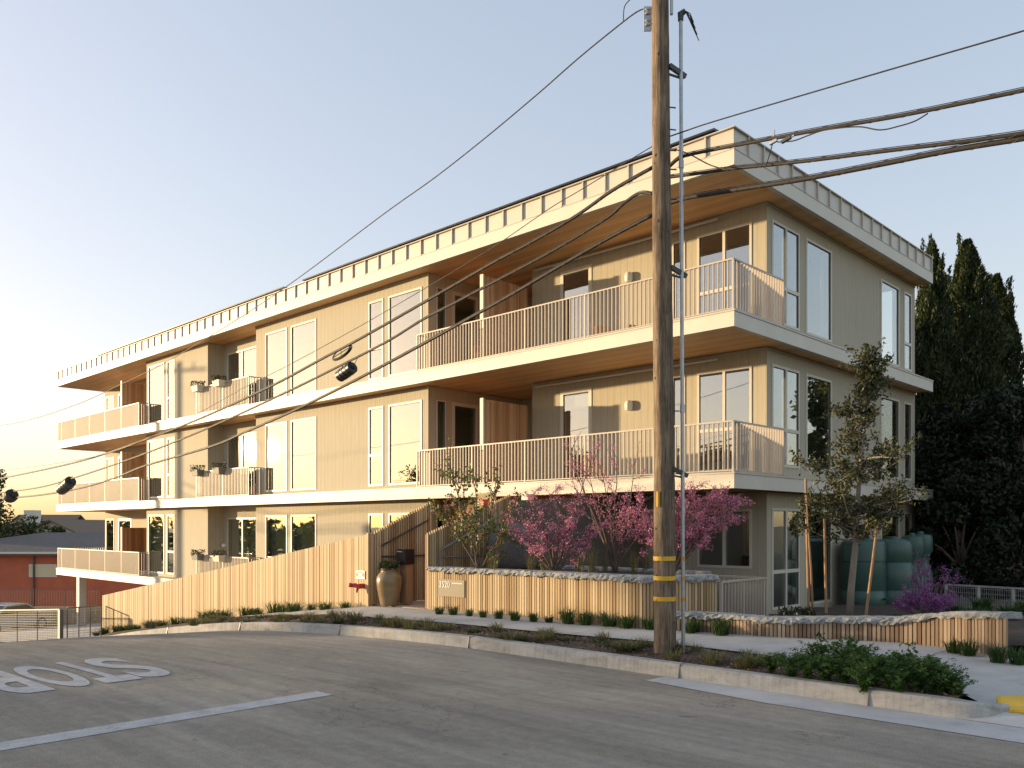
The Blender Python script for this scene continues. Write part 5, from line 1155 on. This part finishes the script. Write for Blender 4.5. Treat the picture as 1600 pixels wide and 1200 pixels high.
tufts('weed_stalk', 'h', stalk, 'herb', sorted(sp), 'upright leafy stalks among the herbs', 'weed stalk', lambda i: f'upright leafy stalk standing above the herbs, {ORD[i]} from the left')
n = 5200; cu_ = RNG.uniform(-5.8, 9, n); cs_ = RNG.random(n); cc = []
for u, t in zip(cu_, cs_):
    a0, a1 = kv(u)+.16, swf(u); v = a0+(a1-a0)*t
    if a1 > a0: cc.append(P(u, v, LH(u, v)+.128+.035*math.sin(t*math.pi)))
v, f = leafquads(np.array(cc), .038, .45, (1, 0, 0), 1.2, .6); v[:, 2] = np.maximum(v[:, 2], np.repeat(np.array(cc)[:, 2], 4)-.004); tag(pts_mesh('bark_chips', v, f, 'chips'), kind='stuff')
# tall ornamental grass in the planter
sp = []
for px, s in ((770, .8), (830, .7), (850, .6), (905, .9), (925, .8), (945, .6), (990, .7), (1010, .6)): Y = random.uniform(14.3, 15.2); sp.append(((px-800)/F*Y, Y, .83, s))
tufts('ornamental_grass', 'g', lambda s: blades(70, .62, .26, .006, s+31, .2), 'grass_dry', sp, 'wispy grasses in the raised planter', 'ornamental grass', lambda i: f'wispy pale grass in the raised planter, {ORD[i]} from the left')
sp = []
for px, Y, s in ((1380, 13.4, 1.5), (1400, 13.2, 1.4), (1500, 13.6, 2.2), (1520, 14.6, 2.4), (1545, 14.0, 2.6), (1575, 14.5, 2.6), (1595, 13.6, 2.4), (1490, 15.0, 2.2), (1535, 15.6, 2.5), (1570, 12.6, 2.0), (1600, 15.2, 2.7), (1362, 13.5, 1.2)): sp.append(((px-800)/F*Y, Y, -.02 if Y > 13.2 else .1, s*.62))
tufts('garden_shrub', 'g', lambda s: blades(260, .24, .2, .012, s+41, .5), 'grass_dark', sorted(sp, key=lambda q: q[0]/q[1]), 'soft green shrubs in the right garden', 'shrub', lambda i: f'soft green shrub in the garden right of the young oak, {ORD[i]} from the left')
tb = thing('flowering_shrub', 'low dark leafy shrub with white flowers under the corner window', 'shrub', ((1245-800)/F*12.6, 12.6, .2)); plant_blob(420, .28, .25, .06, 'leaf_oak', 'leaves', tb, ((1245-800)/F*12.6, 12.6, .2)); tag(plant_blob(18, .2, .2, .05, 'sign_white', 'flowers', tb, ((1232-800)/F*12.4, 12.4, .2)), kind='stuff')
# ---------------------------------------------------------------- gate and mesh fences at the lower left
def meshfence(name, pts, h, label, cat='fence', nper=3, vmesh=.05, hmesh=.075, r=.003, mat='mesh_metal', pw=.034, base=None, group=None):
    t_ = thing(name, label, cat, pts[0], group)
    for a, b in zip(pts[:-1], pts[1:]):
        a = Vector(a); b = Vector(b); n = nper; ln = (b-a).length
        for i in range(n+1): p = a.lerp(b, i/n); MB().tube([(p.x, p.y, p.z-.1), (p.x, p.y, p.z+h)], pw/2, 8).build('post', mat, t_)
        mb = MB(); mb.bar(a+Vector((0, 0, h)), b+Vector((0, 0, h)), .035, .035); mb.build('top_rail', mat, t_)
        mb = MB(); k = int(h/hmesh)
        for i in range(k): mb.bar(a+Vector((0, 0, .06+i*hmesh)), b+Vector((0, 0, .06+i*hmesh)), r*2, r*2)
        k = int(ln/(vmesh*3))
        for i in range(k): p = a.lerp(b, i/k); mb.bar((p.x, p.y, p.z+.05), (p.x, p.y, p.z+h), r*2, r*2)
        mb.build('mesh_panel', mat, t_)
    return t_
def pu_(u, v, dz=0): return P(u, v, T(u)+dz)
# top line from photo: (165,938)->(113,943) gate, then (104,944)->(0,929)
meshfence('pedestrian_gate', [pu_(18.15, -4.95, .0), pu_(18.15, -5.9, .0)], 1.12, 'galvanised mesh gate between the slat fence and the lower fence', 'gate', nper=3)
a_ = P(18.3, -6.05, T(18.3)); b_ = P(34, -6.05, T(18.3)-1.15)
meshfence('mesh_fence', [a_, b_], 1.10, 'front galvanised mesh fence dropping down the driveway at left', nper=8)
gx = P(18.3, -6.05, T(18.3)); MB_ = MB().buv(18.22, 18.38, -6.08, -5.98, T(18.3)-.2, T(18.3)+1.10)
tag(MB_.build('gate_lock_post', 'mesh_metal'), 'wide galvanised post carrying the gate latch', 'gate post')
meshfence('mesh_fence', [(-22.3, 46, -2.75), (-34, 47, -2.95)], 1.0, 'rear tan mesh fence standing on the block wall before the red house', nper=6, mat='mesh_metal')
mb = MB(); mb.hexa([(-36, 46.95, -5), (-22, 45.8, -5), (-22, 46.1, -5), (-36, 47.25, -5), (-36, 46.95, -2.85), (-22, 45.8, -2.7), (-22, 46.1, -2.7), (-36, 47.25, -2.85)])
wl = mb.build('retaining_wall', 'block_wall'); tag(wl, 'tan ribbed retaining wall below the rear mesh fence', 'retaining wall')
mb = MB()
for k in range(14): z = -4.9+k*.15; mb.hexa([(-36, 46.9, z), (-22, 45.76, z), (-22, 45.8, z), (-36, 46.95, z), (-36, 46.9, z+.04), (-22, 45.76, z+.04), (-22, 45.8, z+.04), (-36, 46.95, z+.04)])
mb.build('ribs', 'paint_tan', wl)
# parked car behind the fence
def car(x, y, z, ang, label):
    t_ = thing('parked_car', label, 'car', (x, y, z)); ca, sa = math.cos(ang), math.sin(ang)
    def W(a, b, c): return (x+a*ca-b*sa, y+a*sa+b*ca, z+c)
    side = [(-2.2, .35), (-2.25, .75), (-1.9, .95), (-1.3, 1.0), (-.7, 1.42), (.6, 1.45), (1.35, 1.0), (2.05, .88), (2.25, .6), (2.2, .3)]
    mb = MB()
    for s in (-1, 1):
        for a, c in side: inset = .12 if c > 1.2 else 0; mb.v.append(W(a, s*(.88-inset), c))
    n = len(side); mb.f = [tuple(range(n)), tuple(range(2*n-1, n-1, -1))]+[(i, (i+1) % n, n+(i+1) % n, n+i) for i in range(n)]; mb.build('body', 'car_paint', t_, smooth=True)
    for s in (-1, 1):
        mb = MB(); mb.add([W(-1.15, s*.885, 1.02), W(1.2, s*.885, 1.02), W(.55, s*.79, 1.38), W(-.66, s*.79, 1.36)], [(0, 1, 2, 3)]); mb.build('side_window', 'car_glass', t_)
        for a in (-1.4, 1.4):
            w_ = MB().tube([W(a, s*.72, .33), W(a, s*.90, .33)], .33, 20).build('wheel', 'tyre', t_, smooth=True); MB().tube([W(a, s*.89, .33), W(a, s*.91, .33)], .2, 16).build('rim', 'galvanised', w_)
        MB().bar(W(2.19, s*.6, .68), W(2.255, s*.6, .68), .3, .12).build('headlight', 'lamp_white', t_)
    mb = MB(); mb.add([W(.62, -.74, 1.43), W(.62, .74, 1.43), W(1.3, .82, 1.03), W(1.3, -.82, 1.03)], [(0, 1, 2, 3)]); mb.add([W(-.72, -.74, 1.41), W(-.72, .74, 1.41), W(-1.25, .82, 1.03), W(-1.25, -.82, 1.03)], [(0, 1, 2, 3)])
    mb.v = [(a, b, c+.006) for a, b, c in mb.v]; mb.build('windscreen', 'car_glass', t_)
car((8-800)/F*43, 43, -3.72, 1.3, 'silver car parked behind the mesh fence at lower left')
# ---------------------------------------------------------------- buildings beyond
def gable(name, label, cx, cy, ang, lx, ly, z0, zw, zr, wallm, roofm, over=.5, hip=0., group=None, wins=()):
    t_ = thing(name, label, 'house', (cx, cy, z0), group); ca, sa = math.cos(ang), math.sin(ang)
    def W(a, b, c): return (cx+a*ca-b*sa, cy+a*sa+b*ca, c)
    mb = MB(); x, y = lx/2, ly/2
    mb.hexa([W(-x, -y, z0), W(x, -y, z0), W(x, y, z0), W(-x, y, z0), W(-x, -y, zw), W(x, -y, zw), W(x, y, zw), W(-x, y, zw)])
    if hip == 0: mb.add([W(-x, -y, zw), W(-x, y, zw), W(-x, 0, zr-.1), W(x, -y, zw), W(x, y, zw), W(x, 0, zr-.1)], [(0, 1, 2), (3, 4, 5)])
    mb.build('wall', wallm, t_); X, Y = x+over, y+over; hx = X-hip; mb = MB(); d = .16; zo = zw-over*(zr-zw)/max(y, .1)*.5
    a = [W(-X, -Y, zo), W(X, -Y, zo), W(X, Y, zo), W(-X, Y, zo), W(-hx, 0, zr), W(hx, 0, zr)]
    mb.add(a+[(p[0], p[1], p[2]-d) for p in a], [(0, 1, 5, 4), (2, 3, 4, 5), (3, 0, 4), (1, 2, 5), (6, 7, 1, 0), (8, 9, 3, 2), (9, 6, 0, 3), (7, 8, 2, 1)] if hip else [(0, 1, 5, 4), (2, 3, 4, 5), (6, 7, 1, 0), (8, 9, 3, 2), (6, 10, 4, 0), (9, 10, 4, 3), (7, 11, 5, 1), (8, 11, 5, 2), (6, 7, 11, 10), (8, 9, 10, 11)])
    mb.build('roof', roofm, t_)
    for (side, a0, a1, c0_, c1_) in wins:
        w_ = MB(); g = MB(); f_ = MB()
        for k, (m_, e) in enumerate(((w_, .03), (g, .04))):
            q = .0 if k == 0 else .07
            if side == 'f': c8 = [W(a0+q, -y-e, c0_+q), W(a1-q, -y-e, c0_+q), W(a1-q, -y+.01, c0_+q), W(a0+q, -y+.01, c0_+q), W(a0+q, -y-e, c1_-q), W(a1-q, -y-e, c1_-q), W(a1-q, -y+.01, c1_-q), W(a0+q, -y+.01, c1_-q)]
            else: c8 = [W(x-.01, a0+q, c0_+q), W(x+e, a0+q, c0_+q), W(x+e, a1-q, c0_+q), W(x-.01, a1-q, c0_+q), W(x-.01, a0+q, c1_-q), W(x+e, a0+q, c1_-q), W(x+e, a1-q, c1_-q), W(x-.01, a1-q, c1_-q)]
            m_.hexa(c8)
        o = w_.build('window', 'paint_pale', t_); g.build('pane', 'window_dark' if wallm != 'stucco_red' else 'curtain', o)
    return t_, W
gang = math.atan2(-L[1], -L[0])
rh, W = gable('red_house', 'single storey brick red stucco house with grey hipped roof at far left', -23.0, 60., .0, 31, 13, -4.6, .0, 1.2, 'stucco_red', 'shingle', hip=6, wins=[('f', -7.35, -5.6, -1.55, -.75)])
MB().tube([(-25.5-4.5, 53.4, -4.6), (-25.5-4.5, 53.4, .0)], .06, 8).build('downpipe', 'dark_steel', rh); MB().bar((-39, 53.0-.05, -.02), (-7, 53.0-.05, -.02), .12, .12).build('gutter', 'paint_pale', rh)
gable('white_house', 'pale house with brown gable roof beyond the red house', -50.5, 93, .1, 5.5, 9, -4.6, .9, 2.9, 'paint_pale', 'shingle_brown', wins=[('f', -4, -2.6, -.2, 1.0)])
gable('white_house', 'low pale gabled wing in front of the brown roofed house', -43.6, 86, math.pi/2-.1, 9, 5.4, -4.6, 1.0, 2.3, 'paint_pale', 'shingle_brown', group=None)
MB_c = MB().box(-50.6, -49.4, 88.2, 89.3, 1.0, 3.3); tag(MB_c.build('chimney_stack', 'paint_pale'), 'short pale chimney block left of the brown roof', 'chimney')
broadtree(-39.2, 62, -4.6, 10.8, 4.6, 36000, 'leaf_far', 'big round green tree at the left edge lit from the side', .26, 'street_tree', seed=61, lumps=34, low=.15)
broadtree(-35.8, 66, -4.6, 6.6, 2.2, 9000, 'leaf_far', 'smaller bushy green tree right of the big left edge tree', .22, 'street_tree', seed=62, lumps=14)
broadtree(-43, 95, -4.6, 7.8, 3.2, 9000, 'leaf_far', 'yellow green tree tops behind the pale house', .26, 'street_tree', seed=63, lumps=14)
broadtree(-37, 78, -4.6, 6.2, 2.0, 6000, 'leaf_far', 'small shrub tree before the pale house gable', .2, 'street_tree', seed=64, lumps=12)
broadtree(-42.5, 100, -4.6, 9.5, 2.6, 7000, 'leaf_far', 'thin far tree near the left end of the balconies', .28, 'street_tree', seed=65, lumps=10)
broadtree(-52, 82, -4.6, 5.6, 2.6, 7000, 'leaf_green', 'low green hedge tree above the red house roof', .22, 'street_tree', seed=66, lumps=12)
# far tree belt on the horizon
rng = np.random.default_rng(5); cs = []
for i in range(230):
    a = math.radians(rng.uniform(-48, 45) if i < 120 else rng.uniform(-150, -46)); d_ = rng.uniform(260, 420) if i < 120 else rng.uniform(130, 190); c = np.array([math.sin(a)*d_, math.cos(a)*d_, -4.6]); h = rng.uniform(5, 9); k = 260; q = rng.normal(size=(k, 3)); q /= np.linalg.norm(q, axis=1)[:, None]; cs.append(c+q*np.array([7, 7, h*.5])*(rng.random(k)**.4)[:, None]+np.array([0, 0, h*.5]))
v, f = leafquads(np.concatenate(cs), 1.5, .6); tag(pts_mesh('far_wood', v, f, 'leaf_far'), kind='stuff')
# ---------------------------------------------------------------- across the street (outside the frame): what shades the road and shows in the glass
def sp_(w_, t): return (w_*.491+t*.871, w_*.871-t*.491)
def off_house(w_, t, lx, ly, zw, zr, label, mat='paint_tan'):
    u, v = sp_(w_, t); x, y, _ = P(u, v); gable('neighbour_house', label, x, y, math.atan2(SUNV.y, SUNV.x), lx, ly, T(max(u, 0))-.1, zw, zr, mat, 'shingle_brown')
off_house(-17.6, 40, 10, 13, 4.6, 6.9, 'tan neighbour house across the street left of the photo')
off_house(-31, 40, 11, 16, 4.6, 7.2, 'pale neighbour house across the street behind the camera', 'paint_pale')
k = 0
for w_, t, h, r in ((-4.6, 34, 4.6, 1.7), (-7.6, 36, 4.9, 1.9), (-10.2, 37, 5.4, 1.8), (-6.5, 72, 12.5, 4.2), (-3.4, 44, 3.6, 1.6), (-12, 76, 14, 5.5), (-14, 54, 13.5, 4.5), (-22.5, 36, 8, 3.2), (-20, 58, 12, 4.5), (-28, 60, 13, 5)):
    u, v = sp_(w_, t); x, y, _ = P(u, v); zb = T(max(u, 0)); broadtree(x, y, zb, h-zb if h < 9 else h, r, (1100 if k < 3 else 2600) if k in (0, 1, 2, 3) else 9000, 'leaf_far', f'leafy tree across the street outside the photo, {ORD[k]} from the building', .3, 'street_tree', 'trees across the street', seed=80+k, lumps=16, low=.35); k += 1  # first few unseen trees added with thinned crowns to dapple the road with sun
for (u, v, h, r) in ((-9, 30, 11, 3.2), (-14, 24, 9, 3.0), (4, -34, 9, 4), (14, -38, 10, 4.5)):
    x, y, _ = P(u, v); broadtree(x, y, 0, h, r, 9000, 'leaf_far', f'leafy tree outside the photo, {ORD[k]} along the cross street', .3, 'street_tree', 'trees across the street', seed=90+k, lumps=16, low=.3); k += 1
